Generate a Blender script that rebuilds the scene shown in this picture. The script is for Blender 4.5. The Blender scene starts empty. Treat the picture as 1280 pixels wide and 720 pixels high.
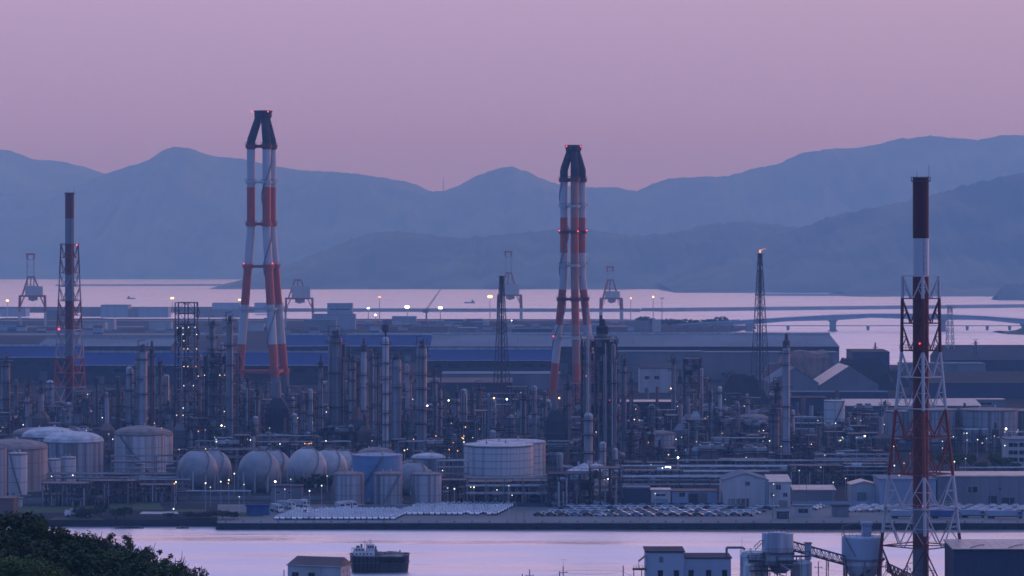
import bpy, math, random
from mathutils import Vector, noise
R = random.Random(7)
sc = bpy.context.scene
COL = sc.collection
PI = math.pi
rad = math.radians

# ------------------------------------------------------------------ camera, sky, sun, exposure
CAMZ, HOR, F = 93.0, 325.0, 3600.0        # eye height (m), horizon row and focal length (px of a 1280 wide frame)
cd = bpy.data.cameras.new('camera')
cam = bpy.data.objects.new('camera', cd); COL.objects.link(cam)
cam.location = (0, 0, CAMZ); cam.rotation_euler = (PI / 2, 0, 0)
cd.sensor_width = 36; cd.lens = F / 1280 * 36
cd.shift_y = -(360 - HOR) / 1280
cd.clip_start = 1; cd.clip_end = 60000
sc.camera = cam

SUN_AZ, SUN_EL = 37, 4.0                  # degrees right of the view direction, above the horizon
sd = (math.sin(rad(SUN_AZ)), math.cos(rad(SUN_AZ)), 0)
w = bpy.data.worlds.new('World'); sc.world = w; w.use_nodes = True
nt = w.node_tree; N = nt.nodes; L = nt.links; N.clear()
out = N.new('ShaderNodeOutputWorld'); bg = N.new('ShaderNodeBackground')
bg.inputs['Strength'].default_value = 0.1
tc = N.new('ShaderNodeTexCoord'); sep = N.new('ShaderNodeSeparateXYZ')
L.new(tc.outputs['Generated'], sep.inputs[0])
def ramp_node(nodes, stops):
    r = nodes.new('ShaderNodeValToRGB'); cr = r.color_ramp; cr.interpolation = 'B_SPLINE' if len(stops) > 3 else 'LINEAR'
    while len(cr.elements) < len(stops): cr.elements.new(0.5)
    for e, (p, c) in zip(cr.elements, stops): e.position = p; e.color = (*c, 1)
    return r
SKY_FRONT = [(0.0, (.53, .43, .76)), (.04, (.53, .435, .77)), (.1, (.545, .455, .80)), (.2, (.98, .73, 1.13)), (.4, (.62, .57, 1.04)), (.7, (.28, .40, .93)), (1.0, (.19, .35, .90))]
SKY_BACK = [(0.0, (.065, .165, .60)), (.2, (.07, .185, .67)), (.5, (.11, .25, .78)), (1.0, (.19, .35, .90))]
rf = ramp_node(N, SKY_FRONT); rb = ramp_node(N, SKY_BACK)
L.new(sep.outputs['Z'], rf.inputs[0]); L.new(sep.outputs['Z'], rb.inputs[0])
dot = N.new('ShaderNodeVectorMath'); dot.operation = 'DOT_PRODUCT'; dot.inputs[1].default_value = sd
L.new(tc.outputs['Generated'], dot.inputs[0])
mr = N.new('ShaderNodeMapRange'); mr.interpolation_type = 'SMOOTHSTEP'
mr.inputs['From Min'].default_value = -.75; mr.inputs['From Max'].default_value = .75
L.new(dot.outputs['Value'], mr.inputs['Value'])
mx = N.new('ShaderNodeMix'); mx.data_type = 'RGBA'
L.new(mr.outputs[0], mx.inputs['Factor']); L.new(rb.outputs[0], mx.inputs['A']); L.new(rf.outputs[0], mx.inputs['B'])
sky = N.new('ShaderNodeTexSky'); sky.sky_type = 'NISHITA'; sky.sun_disc = False
sky.sun_elevation = rad(SUN_EL); sky.sun_rotation = rad(SUN_AZ); sky.air_density = 1.5; sky.dust_density = 3
sc10 = N.new('ShaderNodeVectorMath'); sc10.operation = 'SCALE'; sc10.inputs['Scale'].default_value = 10.0
mg = N.new('ShaderNodeMapRange'); mg.interpolation_type = 'SMOOTHSTEP'; mg.inputs['From Min'].default_value = .76; mg.inputs['From Max'].default_value = 1.0
L.new(dot.outputs['Value'], mg.inputs['Value'])
mg2 = N.new('ShaderNodeMix'); mg2.data_type = 'RGBA'; mg2.blend_type = 'MULTIPLY'; mg2.inputs['B'].default_value = (1.0, .97, .74, 1)   # the evening sky turns warmer towards the sunk sun
L.new(mg.outputs[0], mg2.inputs['Factor']); L.new(mx.outputs['Result'], mg2.inputs['A']); L.new(mg2.outputs['Result'], sc10.inputs[0])
mx2 = N.new('ShaderNodeMix'); mx2.data_type = 'RGBA'; mx2.inputs['Factor'].default_value = 0.04
L.new(sc10.outputs[0], mx2.inputs['A']); L.new(sky.outputs[0], mx2.inputs['B'])
L.new(mx2.outputs['Result'], bg.inputs['Color']); L.new(bg.outputs[0], out.inputs['Surface'])

sl = bpy.data.lights.new('sun', 'SUN'); sl.energy = .7; sl.angle = rad(8); sl.color = (1.0, .46, .30)
so = bpy.data.objects.new('sun', sl); COL.objects.link(so)
so.rotation_euler = (PI / 2 - rad(SUN_EL), 0, PI - rad(SUN_AZ)) ; so.location = (600, 300, 900)
sc.view_settings.view_transform = 'Standard'; sc.view_settings.look = 'None'
sc.view_settings.exposure = 0; sc.view_settings.gamma = 1
cy = sc.cycles
cy.max_bounces = 6; cy.diffuse_bounces = 2; cy.glossy_bounces = 2; cy.volume_bounces = 1; cy.transmission_bounces = 2
cy.sample_clamp_indirect = 2.0; cy.filter_width = 1.6
HAZE_DENSITY = 1.45e-4; HAZE_COLOR = (.265, .52, .775); HAZE_ABSORB = (.90, .71, .03)

# ------------------------------------------------------------------ from the photograph's rows to metres
def gd(y): return CAMZ * F / (y - HOR)                 # distance of level ground seen at row y
def S(d): return F / d                                # px per metre
def PX(px, d): return (px - 640) * d / F
def PZ(py, d): return CAMZ - (py - HOR) * d / F
WATER = -2.4

# ------------------------------------------------------------------ materials
M = {}
def mat(name, c, c2=None, rough=.7, metal=0.0, scale=.35, stretch=(1, 1, 1), lo=.4, hi=.65, detail=6, spec=.3, bump=0, bscale=1.0, rnd=.0):
    m = bpy.data.materials.new(name); m.use_nodes = True
    n = m.node_tree.nodes; l = m.node_tree.links
    b = n['Principled BSDF']; b.inputs['Roughness'].default_value = rough; b.inputs['Metallic'].default_value = metal
    b.inputs['Specular IOR Level'].default_value = spec
    if c2 is None: c2 = tuple(x * .75 for x in c)
    t = n.new('ShaderNodeTexCoord'); mp = n.new('ShaderNodeMapping'); mp.inputs['Scale'].default_value = stretch
    oi = n.new('ShaderNodeObjectInfo'); ad = n.new('ShaderNodeVectorMath'); ad.operation = 'ADD'
    sc_ = n.new('ShaderNodeVectorMath'); sc_.operation = 'SCALE'; sc_.inputs['Scale'].default_value = 40
    cmb = n.new('ShaderNodeCombineXYZ'); l.new(oi.outputs['Random'], cmb.inputs[0]); l.new(oi.outputs['Random'], cmb.inputs[1])
    l.new(cmb.outputs[0], sc_.inputs[0]); l.new(t.outputs['Object'], ad.inputs[0]); l.new(sc_.outputs[0], ad.inputs[1])
    l.new(ad.outputs[0], mp.inputs[0])
    nz = n.new('ShaderNodeTexNoise'); nz.inputs['Scale'].default_value = scale; nz.inputs['Detail'].default_value = detail
    l.new(mp.outputs[0], nz.inputs['Vector'])
    r = ramp_node(n, [(lo, c), (hi, c2)]); l.new(nz.outputs['Fac'], r.inputs[0])
    col = r.outputs[0]
    if rnd:
        hs = n.new('ShaderNodeHueSaturation'); ml = n.new('ShaderNodeMapRange')
        ml.inputs['To Min'].default_value = 1 - rnd; ml.inputs['To Max'].default_value = 1 + rnd
        l.new(oi.outputs['Random'], ml.inputs[0]); l.new(ml.outputs[0], hs.inputs['Value']); l.new(col, hs.inputs['Color'])
        col = hs.outputs[0]
    l.new(col, b.inputs['Base Color'])
    if bump:
        nb = n.new('ShaderNodeTexNoise'); nb.inputs['Scale'].default_value = bscale; nb.inputs['Detail'].default_value = 4
        l.new(t.outputs['Object'], nb.inputs['Vector'])
        bp = n.new('ShaderNodeBump'); bp.inputs['Strength'].default_value = bump
        l.new(nb.outputs['Fac'], bp.inputs['Height']); l.new(bp.outputs[0], b.inputs['Normal'])
    M[name] = m
    return m
def emit(name, c, s):
    m = bpy.data.materials.new(name); m.use_nodes = True; n = m.node_tree.nodes; n.clear()
    e = n.new('ShaderNodeEmission'); e.inputs[0].default_value = (*c, 1); e.inputs[1].default_value = s
    o = n.new('ShaderNodeOutputMaterial'); m.node_tree.links.new(e.outputs[0], o.inputs[0])
    m.cycles.emission_sampling = 'NONE'
    M[name] = m
V = (1, 1, .06)      # streaks run down the wall
mat('steel_dark', (.05, .052, .06), (.09, .08, .08), .6, rnd=.3)
mat('steel_mid', (.17, .175, .19), (.24, .22, .21), .55, .2, stretch=V, rnd=.3)
mat('pale_metal', (.48, .49, .51), (.34, .33, .34), .45, .3, stretch=V, rnd=.25)
mat('rusty_metal', (.24, .15, .12), (.13, .09, .085), .8, stretch=V, rnd=.25)
mat('lagging', (.38, .39, .42), (.25, .25, .27), .5, .35, stretch=V, rnd=.35)
mat('white_paint', (.72, .72, .71), (.50, .46, .44), .5, stretch=V, lo=.45, hi=.72)
mat('tank_white', (.56, .56, .57), (.30, .25, .23), .55, scale=.5, stretch=(1, 1, .02), lo=.42, hi=.62)
mat('tank_clean', (.62, .62, .62), (.40, .385, .38), .5, scale=.8, stretch=(1, 1, .02), lo=.46, hi=.72)
mat('tank_rust', (.40, .385, .385), (.25, .19, .175), .7, scale=.5, stretch=(1, 1, .02), lo=.38, hi=.6)
mat('tank_grey', (.38, .39, .41), (.17, .15, .15), .6, scale=.6, stretch=(1, 1, .02), lo=.42, hi=.62)
mat('tank_blue', (.17, .29, .45), (.14, .24, .37), .5, scale=.4, stretch=(1, 1, .05))
mat('dome_white', (.62, .62, .63), (.42, .39, .38), .6, scale=.25)
mat('dome_rust', (.30, .24, .22), (.19, .14, .13), .7, scale=.3)
mat('sphere_grey', (.33, .335, .35), (.24, .23, .23), .5, scale=.2)
mat('sphere_pale', (.48, .48, .48), (.36, .34, .33), .5, scale=.2)
mat('red_paint', (.52, .095, .05), (.42, .085, .055), .5, scale=.3, stretch=V)
mat('dark_red', (.17, .035, .03), (.12, .03, .028), .6, scale=.3, stretch=V)
mat('faded_red', (.44, .21, .16), (.36, .16, .12), .6, scale=.3, stretch=V)
mat('band_white', (.54, .54, .55), (.48, .475, .48), .5, scale=.3, stretch=V)
mat('soot', (.032, .027, .03), (.05, .035, .035), .8)
mat('concrete', (.30, .30, .30), (.20, .20, .20), .85, scale=.05, stretch=(1, 1, 1))
mat('quay_face', (.026, .028, .036), (.016, .018, .024), .85, scale=.2, stretch=(1, 1, 1))
mat('asphalt', (.05, .052, .056), (.075, .075, .078), .95, scale=.03, spec=.08)
mat('yard', (.034, .036, .045), (.020, .022, .03), .95, scale=.02, detail=8, spec=.08)
mat('apron', (.20, .20, .195), (.15, .15, .15), .85, scale=.04, detail=8)
mat('roof_blue', (.010, .055, .20), (.014, .048, .15), .9, scale=.02, spec=.1)
mat('roof_grey', (.19, .22, .26), (.15, .17, .20), .9, scale=.02)
mat('wall_dark', (.06, .058, .075), (.042, .04, .052), .9, scale=.03)
mat('wall_grey', (.22, .23, .25), (.16, .16, .18), .8, scale=.05, stretch=V)
mat('wall_pale', (.50, .50, .50), (.38, .37, .36), .75, scale=.15, stretch=V)
mat('wall_blue', (.30, .36, .44), (.25, .30, .38), .7, scale=.15, stretch=V)
mat('wall_navy', (.055, .075, .12), (.045, .065, .105), .6, scale=.15, stretch=V)
mat('roof_brown', (.20, .13, .115), (.15, .10, .09), .8, scale=.1)
mat('roof_tan', (.56, .43, .38), (.40, .30, .26), .38, scale=.2, lo=.35, hi=.7, spec=.55)
mat('pile_black', (.03, .03, .033), (.045, .042, .045), .95, scale=.1, bump=.6, bscale=.2)
mat('maroon', (.105, .022, .022), (.075, .02, .022), .7, scale=.3, stretch=V)
mat('mast_brown', (.085, .05, .05), (.06, .04, .045), .8)
mat('plant_wall', (.40, .46, .54), (.32, .37, .44), .7, scale=.25, stretch=(1, 1, .15), lo=.42, hi=.68)
mat('mid_red', (.30, .055, .035), (.22, .045, .035), .5, scale=.3, stretch=V)
mat('silo_grey', (.52, .56, .61), (.33, .34, .38), .6, scale=.5, stretch=(1, 1, .1), lo=.42, hi=.66)
mat('glass_sky_pale', (.42, .42, .45), (.34, .34, .37), .2, spec=.6)  # packed cars' windows: bright sky reflection painted in as a pale base colour
mat('glass_dark', (.012, .015, .022), (.02, .022, .03), .15, spec=.6)
mat('car_white', (.78, .77, .78), (.74, .73, .74), .2, spec=.6)
mat('car_silver', (.36, .37, .39), (.33, .34, .36), .25, .5, spec=.6)
mat('car_dark', (.03, .033, .045), (.025, .028, .04), .25, spec=.6)
mat('car_blue', (.10, .20, .36), (.09, .18, .33), .25, spec=.6)
for k_ in ('car_white', 'car_silver', 'car_dark', 'car_blue'):
    b_ = M[k_].node_tree.nodes['Principled BSDF']; b_.inputs['Coat Weight'].default_value = 1.0; b_.inputs['Coat Roughness'].default_value = .08; b_.inputs['Coat IOR'].default_value = 1.6
mat('rubber', (.015, .015, .015), None, .9)
mat('grass', (.045, .085, .03), (.06, .075, .035), .95, scale=.08)
mat('leaf_dark', (.028, .056, .020), (.050, .088, .028), .8, scale=.5, rnd=.2)
mat('leaf_green', (.080, .125, .038), (.10, .15, .045), .8, scale=.5, rnd=.15)
mat('leaf_sparse', (.048, .075, .032), (.065, .09, .036), .8, scale=.5, rnd=.15)
mat('bark', (.06, .045, .035), (.04, .03, .025), .9, scale=2)
mat('soil', (.05, .055, .03), (.07, .06, .04), .95, scale=.05)
mat('forest', (.042, .056, .03), (.16, .155, .085), .95, scale=.0035, detail=12, lo=.40, hi=.64)
mat('rope', (.02, .02, .022), None, .8)
mat('hull_black', (.025, .028, .038), (.045, .04, .042), .7, scale=.4, stretch=(1, 1, .2))
mat('container_red', (.30, .06, .045), None, .7); mat('container_blue', (.05, .12, .30), None, .7)
emit('lamp_white', (.90, 1.0, .95), 3.6)
emit('lamp_dim', (.90, 1.0, .95), 1.2)
emit('lamp_warm', (1.0, .80, .45), 4.5)
emit('lamp_orange', (1.0, .42, .13), 3.5)
emit('lamp_red', (1.0, .08, .12), 3.0)
emit('flood_white', (1.0, .90, .72), 9.0)
emit('flood_orange', (1.0, .60, .22), 6.0)
emit('flame', (1.0, .36, .20), .9)
emit('flame_core', (1.0, .48, .25), 1.5)

# ------------------------------------------------------------------ mesh builder
class MB:
    def __init__(s): s.v = []; s.f = []; s.m = []; s.sm = []; s.k = 0
    def face(s, idx, smooth=False): s.f.append(idx); s.m.append(s.k); s.sm.append(smooth)
    def quad(s, *p):
        b = len(s.v); s.v += [tuple(q) for q in p]; s.face(tuple(range(b, b + len(p)))); return s
    def box(s, x0, y0, z0, x1, y1, z1):
        b = len(s.v)
        s.v += [(x0, y0, z0), (x1, y0, z0), (x1, y1, z0), (x0, y1, z0), (x0, y0, z1), (x1, y0, z1), (x1, y1, z1), (x0, y1, z1)]
        for q in ((3, 2, 1, 0), (4, 5, 6, 7), (0, 1, 5, 4), (1, 2, 6, 5), (2, 3, 7, 6), (3, 0, 4, 7)): s.face(tuple(b + i for i in q))
        return s
    def bar(s, p, q, r, n=4, r2=None, smooth=None):
        p = Vector(p); q = Vector(q); a = (q - p)
        if a.length < 1e-6: return s
        a.normalize(); u = a.cross(Vector((0, 0, 1)) if abs(a.z) < .9 else Vector((1, 0, 0))).normalized(); w_ = a.cross(u)
        r2 = r if r2 is None else r2; b = len(s.v); sm = n > 5 if smooth is None else smooth
        for c, rr in ((p, r), (q, r2)):
            for i in range(n):
                t = 2 * PI * (i + .5) / n; s.v.append(tuple(c + (u * math.cos(t) + w_ * math.sin(t)) * rr))
        for i in range(n): j = (i + 1) % n; s.face((b + i, b + n + i, b + n + j, b + j), sm)
        if sm:      # caps get their own vertices so that the round side keeps clean normals
            k = len(s.v); s.v += s.v[b:b + 2 * n]; b = k
        s.face(tuple(b + i for i in range(n))); s.face(tuple(b + n + i for i in reversed(range(n))))
        return s
    def path(s, pts, r, n=4):
        for a, b in zip(pts, pts[1:]): s.bar(a, b, r, n)
        return s
    def lathe(s, prof, x=0, y=0, n=16, mats=None, cap=True):
        # prof: (radius, z) upward; mats: slot per ring
        rings = []; L_ = len(prof)
        def ring(r, z):
            o = len(s.v)
            for i in range(n): t = 2 * PI * i / n; s.v.append((x + r * math.cos(t), y + r * math.sin(t), z))
            return o
        ang = [math.atan2(prof[k + 1][1] - prof[k][1], prof[k + 1][0] - prof[k][0]) for k in range(L_ - 1)]
        prev = None; first = last = 0
        for k in range(L_ - 1):
            if mats: s.k = mats[k]
            lo = prev if prev is not None and abs(ang[k] - ang[k - 1]) < .5 else ring(*prof[k])
            if k == 0: first = lo
            hi = ring(*prof[k + 1]); prev = last = hi
            for i in range(n): j = (i + 1) % n; s.face((lo + i, lo + j, hi + j, hi + i), True)
        if cap:
            if prof[0][0] > .01: o = ring(*prof[0]); s.face(tuple(o + i for i in reversed(range(n))))
            if prof[-1][0] > .01: o = ring(*prof[-1]); s.face(tuple(o + i for i in range(n)))
        return s
    def cyl(s, x, y, z0, z1, r, n=12): return s.lathe([(r, z0), (r, z1)], x, y, n)
    def sphere(s, x, y, z, r, n=20, m=12, sz=1): return s.lathe([(max(.001, r * math.sin(PI * k / m)), z - r * sz * math.cos(PI * k / m)) for k in range(m + 1)], x, y, n, cap=False)
    def gable(s, x0, y0, x1, y1, z0, z1, axis='x', over=0):      # a closed roof prism; ridge along axis
        x0 -= over; x1 += over; y0 -= over; y1 += over
        b = len(s.v)
        if axis == 'x':
            ym = (y0 + y1) / 2; s.v += [(x0, y0, z0), (x1, y0, z0), (x1, y1, z0), (x0, y1, z0), (x0, ym, z1), (x1, ym, z1)]
            for q in ((0, 1, 5, 4), (2, 3, 4, 5), (3, 0, 4), (1, 2, 5), (3, 2, 1, 0)): s.face(tuple(b + i for i in q))
        else:
            xm = (x0 + x1) / 2; s.v += [(x0, y0, z0), (x1, y0, z0), (x1, y1, z0), (x0, y1, z0), (xm, y0, z1), (xm, y1, z1)]
            for q in ((0, 1, 4), (1, 2, 5, 4), (2, 3, 5), (3, 0, 4, 5), (3, 2, 1, 0)): s.face(tuple(b + i for i in q))
        return s
    def build(s, name, mats, parent=None, loc=None, rot=None):
        me = bpy.data.meshes.new(name); me.from_pydata(s.v, [], s.f)
        if not isinstance(mats, (list, tuple)): mats = [mats]
        for m in mats: me.materials.append(M[m])
        me.polygons.foreach_set('material_index', s.m); me.polygons.foreach_set('use_smooth', s.sm); me.update()
        return put(name, me, parent, loc, rot)
def put(name, me, parent=None, loc=None, rot=None):
    o = bpy.data.objects.new(name, me); COL.objects.link(o)
    if parent: o.parent = parent
    if loc: o.location = loc
    if rot: o.rotation_euler = rot
    return o
USED = {}
ROWN = ['frontmost row', 'front row', 'second row', 'middle row', 'fourth row', 'rearmost row']
def tag(o, label, cat, group=None, kind=None):
    if kind: o['kind'] = kind
    if label:
        for rn in ROWN:
            if len(label.replace(',', ' ').split()) > 16: label = label.replace(', ' + rn, '')
        if label in USED:
            g = group or USED[label].get('group') or (cat + 's alike'); group = g
            if not USED[label].get('group'): USED[label]['group'] = g
        USED[label] = o; o['label'] = label
    if cat:
        o['category'] = cat
        if not kind: o['kind'] = 'thing'
    if group: o['group'] = group
    return o
def thing(name, label, cat, loc, rz=0, group=None):
    o = bpy.data.objects.new(name, None); COL.objects.link(o); o.empty_display_size = 2
    o.location = loc; o.rotation_euler = (0, 0, rz)
    return tag(o, label, cat, group)
def structure(o, label=None): o['kind'] = 'structure'; return tag(o, label, None) if label else o
def copy_tree(o, parent=None):
    c = o.copy(); COL.objects.link(c); c.parent = parent
    for ch in o.children: copy_tree(ch, c)
    return c
_lamps = {}
def lamp(parent, p, m='lamp_white', r=.45, name='lamp'):
    k = (m, round(r, 2))
    if k not in _lamps:
        b = MB(); b.sphere(0, 0, 0, r, 8, 6); me = bpy.data.meshes.new('lamp'); me.from_pydata(b.v, [], b.f); me.materials.append(M[m]); _lamps[k] = me
    return put(name, _lamps[k], parent, p)
# ------------------------------------------------------------------ water, land, hills
def sheet(name, pts, z, m):            # flat polygon sheet, points in metres
    b = MB(); b.quad(*[(x, y, z) for x, y in pts]); return structure(b.build(name, m))
wm = bpy.data.materials.new('sea_water'); wm.use_nodes = True; M['sea_water'] = wm
n_ = wm.node_tree.nodes; l_ = wm.node_tree.links; pb = n_['Principled BSDF']
pb.inputs['Base Color'].default_value = (.92, .89, .92, 1); pb.inputs['Metallic'].default_value = .95; pb.inputs['Roughness'].default_value = .2
g_ = n_.new('ShaderNodeNewGeometry')
def wave(scale, str_, sx=1, sy=1, prev=None, detail=3, dist=1.0):
    mp = n_.new('ShaderNodeMapping'); mp.inputs['Scale'].default_value = (sx, sy, 1); l_.new(g_.outputs['Position'], mp.inputs[0])
    z = n_.new('ShaderNodeTexNoise'); z.inputs['Scale'].default_value = scale; z.inputs['Detail'].default_value = detail; l_.new(mp.outputs[0], z.inputs['Vector'])
    bp = n_.new('ShaderNodeBump'); bp.inputs['Strength'].default_value = str_; bp.inputs['Distance'].default_value = dist
    l_.new(z.outputs['Fac'], bp.inputs['Height'])
    if prev: l_.new(prev.outputs[0], bp.inputs['Normal'])
    return bp
b1 = wave(.5, .24, .5, 1, None, 4, .5); b2 = wave(.09, .34, .4, 1.3, b1, 6, 2.0)
l_.new(b2.outputs[0], pb.inputs['Normal'])
mp_ = n_.new('ShaderNodeMapping'); mp_.inputs['Scale'].default_value = (.16, 1.3, 1); l_.new(g_.outputs['Position'], mp_.inputs[0])
z_ = n_.new('ShaderNodeTexNoise'); z_.inputs['Scale'].default_value = .028; z_.inputs['Detail'].default_value = 7; l_.new(mp_.outputs[0], z_.inputs['Vector'])
mr_ = n_.new('ShaderNodeMapRange'); mr_.inputs['From Min'].default_value = .35; mr_.inputs['From Max'].default_value = .7; mr_.inputs['To Min'].default_value = .22; mr_.inputs['To Max'].default_value = .58
l_.new(z_.outputs['Fac'], mr_.inputs[0]); l_.new(mr_.outputs[0], pb.inputs['Roughness'])
sheet('sea_water', [(-9500, 620), (9500, 620), (9500, 23000), (-9500, 23000)], WATER, 'sea_water')

def poly_land(name, pts, m_top, m_side='quay_face', z=0.0, zb=-6.0):     # land with a quay face down into the water
    b = MB(); n = len(pts); b.quad(*[(x, y, z) for x, y in pts]); b.k = 1
    for i in range(n):
        (x0, y0), (x1, y1) = pts[i], pts[(i + 1) % n]; b.quad((x0, y0, zb), (x1, y1, zb), (x1, y1, z), (x0, y0, z))
    return structure(b.build(name, [m_top, m_side]))
def G(px, y): d = gd(y); return (PX(px, d), d)
def Gd(px, d): return (PX(px, d), d)
QD, QD2 = 1019.0, 1031.0
poly_land('ground', [Gd(-700, QD2), Gd(270, QD2), Gd(270, QD), Gd(2000, QD), G(2000, 456), G(1160, 456), G(1000, 456), G(880, 450), G(868, 421.5), G(900, 415), G(945, 408.5), G(850, 402), G(780, 399), G(-300, 397.5)], 'yard')
# concrete apron of the car quay and the access road behind it
sheet('quay_apron', [Gd(272, QD + .6), Gd(1900, QD + .6), Gd(1900, 1096), Gd(272, 1096)], .004, 'apron')
sheet('service_road', [Gd(-500, 1100), Gd(1900, 1100), Gd(1900, 1112), Gd(-500, 1112)], .008, 'asphalt')
for (a, c, y0, y1) in ((130, 205, 637, 629), (205, 262, 640, 636.5), (60, 130, 650, 646), (-60, 130, 641, 633), (262, 330, 646, 640)):
    sheet('grass_bank', [G(a, y0), G(c, y0), G(c - 6, y1), G(a + 10, y1)], .013, 'grass')
sheet('pale_pavement', [G(174, 642.5), G(223, 642.5), G(222, 639.6), G(178, 639.6)], .02, 'wall_pale')
b = MB(); d0 = QD - .35; b.box(PX(272, QD), d0, -.12, PX(1800, QD), d0 + .3, .2); structure(b.build('kerb', 'concrete'))
# far port strip, breakwaters, islets
def strip(name, p0, p1, wdt, h, m):      # long low bank from p0 to p1 with battered sides
    a = Vector((*p0, 0)); c = Vector((*p1, 0)); u = (c - a).normalized(); q = Vector((-u.y, u.x, 0)) * wdt / 2
    b = MB(); zb = -6
    A = [a - q * 1.3, c - q * 1.3, c + q * 1.3, a + q * 1.3]; T = [a - q, c - q, c + q, a + q]
    vb = [(p.x, p.y, zb) for p in A]; vt = [(p.x, p.y, h) for p in T]
    b.quad(*vt)
    for i in range(4): j = (i + 1) % 4; b.quad(vb[i], vb[j], vt[j], vt[i])
    return structure(b.build(name, m))
poly_land('port_ground', [G(-300, 389.4), G(335, 389.2), G(360, 386), G(360, 383.5), G(-300, 383.5)], 'yard', 'wall_grey', 0)
strip('breakwater', G(335, 387.6), G(800, 387.8), 60, 3.0, 'wall_grey')
strip('breakwater', G(815, 387.5), G(1700, 378), 70, 3.2, 'wall_grey')
strip('breakwater', G(70, 356.6), G(330, 356.2), 120, 3.0, 'wall_grey')
strip('breakwater', G(945, 368.3), G(1060, 368.5), 90, 3.0, 'wall_grey')
def hill(name, label, prof, d_shore, d_ridge, seed, back=2200, nx=150, nt_=26, rough=.14, z_base=WATER - 4):
    # a real range: shore, spurs and gullies, ridge, back slope
    b = MB(); x0, x1 = prof[0][0], prof[-1][0]
    def yat(px):
        for (a, ya), (c, yc) in zip(prof, prof[1:]):
            if a <= px <= c: return ya + (yc - ya) * (px - a) / max(1e-6, c - a)
        return prof[-1][1]
    rows = [('f', k / nt_) for k in range(nt_ + 1)] + [('b', k / 5) for k in range(1, 6)]
    for i in range(nx + 1):
        px = x0 + (x1 - x0) * i / nx
        dw = d_ridge + 350 * noise.noise((px * .012, seed, 0))
        H = PZ(yat(px), dw) + 8 * noise.noise((px * .09, seed * 3, 1)) + 4 * noise.noise((px * .3, seed, 5)) + 5 * noise.noise((px * 1.1, seed, 9))
        sh = d_shore + 260 * noise.noise((px * .018, seed * 2, 4)) * (.35 if d_shore > 12000 else .6)
        X = PX(px, d_ridge)
        for kind, t in rows:
            if kind == 'f':
                d = sh + (dw - sh) * t
                g = t ** .85; e = 4 * t * (1 - t)
                z = z_base + (H - z_base) * g + e * max(0, H) * rough * (1.6 * abs(noise.noise((px * .028 + t * .5, t * 1.2, seed))) - .35 + .5 * noise.noise((px * .08, t * 4, seed + 7)))
                if t == 0: z = z_base
            else:
                d = dw + back * t; z = H + (z_base - H) * t ** 1.4
            b.v.append((X, d, z))
    nr = len(rows)
    for i in range(nx):
        for k in range(nr - 1):
            o = i * nr + k; b.face((o, o + nr, o + nr + 1, o + 1), True)
    o = b.build(name, 'forest'); return structure(o, label)
RIDGE = [(-260, 262), (-120, 245), (60, 240), (100, 232), (130, 220), (150, 212), (185, 200), (205, 187), (220, 183.5), (240, 185), (250, 191), (270, 196), (300, 198), (345, 208), (375, 213), (425, 215), (470, 220), (500, 226), (520, 230), (537, 239), (555, 239), (575, 231), (595, 220), (620, 211), (640, 208), (660, 215), (685, 226), (700, 231), (732, 234), (770, 234), (797, 239), (812, 232), (835, 223), (875, 221), (910, 220), (940, 211), (970, 205), (1000, 192), (1030, 187), (1070, 185), (1100, 180), (1120, 174), (1165, 170), (1195, 172.5), (1220, 175), (1260, 168), (1290, 170), (1400, 176), (1560, 200), (1700, 240)]
hill('mountain_range', 'long wooded mountain range across the bay', RIDGE, 14300, 16600, 3, nx=900)
hill('far_mountains', 'pale farthest mountain rising behind the range at left', [(-420, 240), (-250, 205), (-60, 192), (0, 187), (10, 186.5), (30, 194), (45, 200), (75, 201), (100, 207), (132, 217), (200, 238), (330, 280)], 18000, 20200, 11, 1800, nx=90)
hill('wooded_hill', 'lower wooded hill on the shore in front of the range', [(300, 352), (345, 335), (380, 322), (425, 305), (460, 292), (490, 289), (530, 292), (575, 298), (640, 292), (690, 287), (730, 285), (790, 295), (840, 291), (880, 281), (930, 276), (1000, 284), (1060, 300), (1130, 335)], 9350, 10600, 21, 1200, nx=420)
hill('wooded_hill', 'darker wooded hill on the bay shore behind the foreground chimney', [(820, 352), (860, 333), (910, 312), (960, 296), (1010, 282), (1060, 266), (1110, 255), (1160, 245), (1210, 232), (1260, 219), (1300, 213), (1400, 215), (1500, 250), (1600, 310)], 8300, 9500, 31, 1100, nx=400)
hill('headland', 'small dark headland low on the water below the mountains', [(1052, 363.5), (1080, 361), (1130, 360), (1200, 361), (1260, 360), (1330, 357)], 7500, 7700, 37, 500, nx=50, nt_=8)
hill('island', 'dark wooded islet at the right edge of the bay', [(1246, 371), (1250, 360), (1262, 356), (1290, 354), (1330, 354), (1372, 371)], 6780, 6860, 41, 120, nx=40, nt_=8)
hill('headland', 'flat dark spit with a pier at the right edge below the bridge', [(1250, 415), (1262, 413.2), (1290, 412.5), (1400, 412)], 3690, 3760, 43, 120, nx=20, nt_=5)
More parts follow.
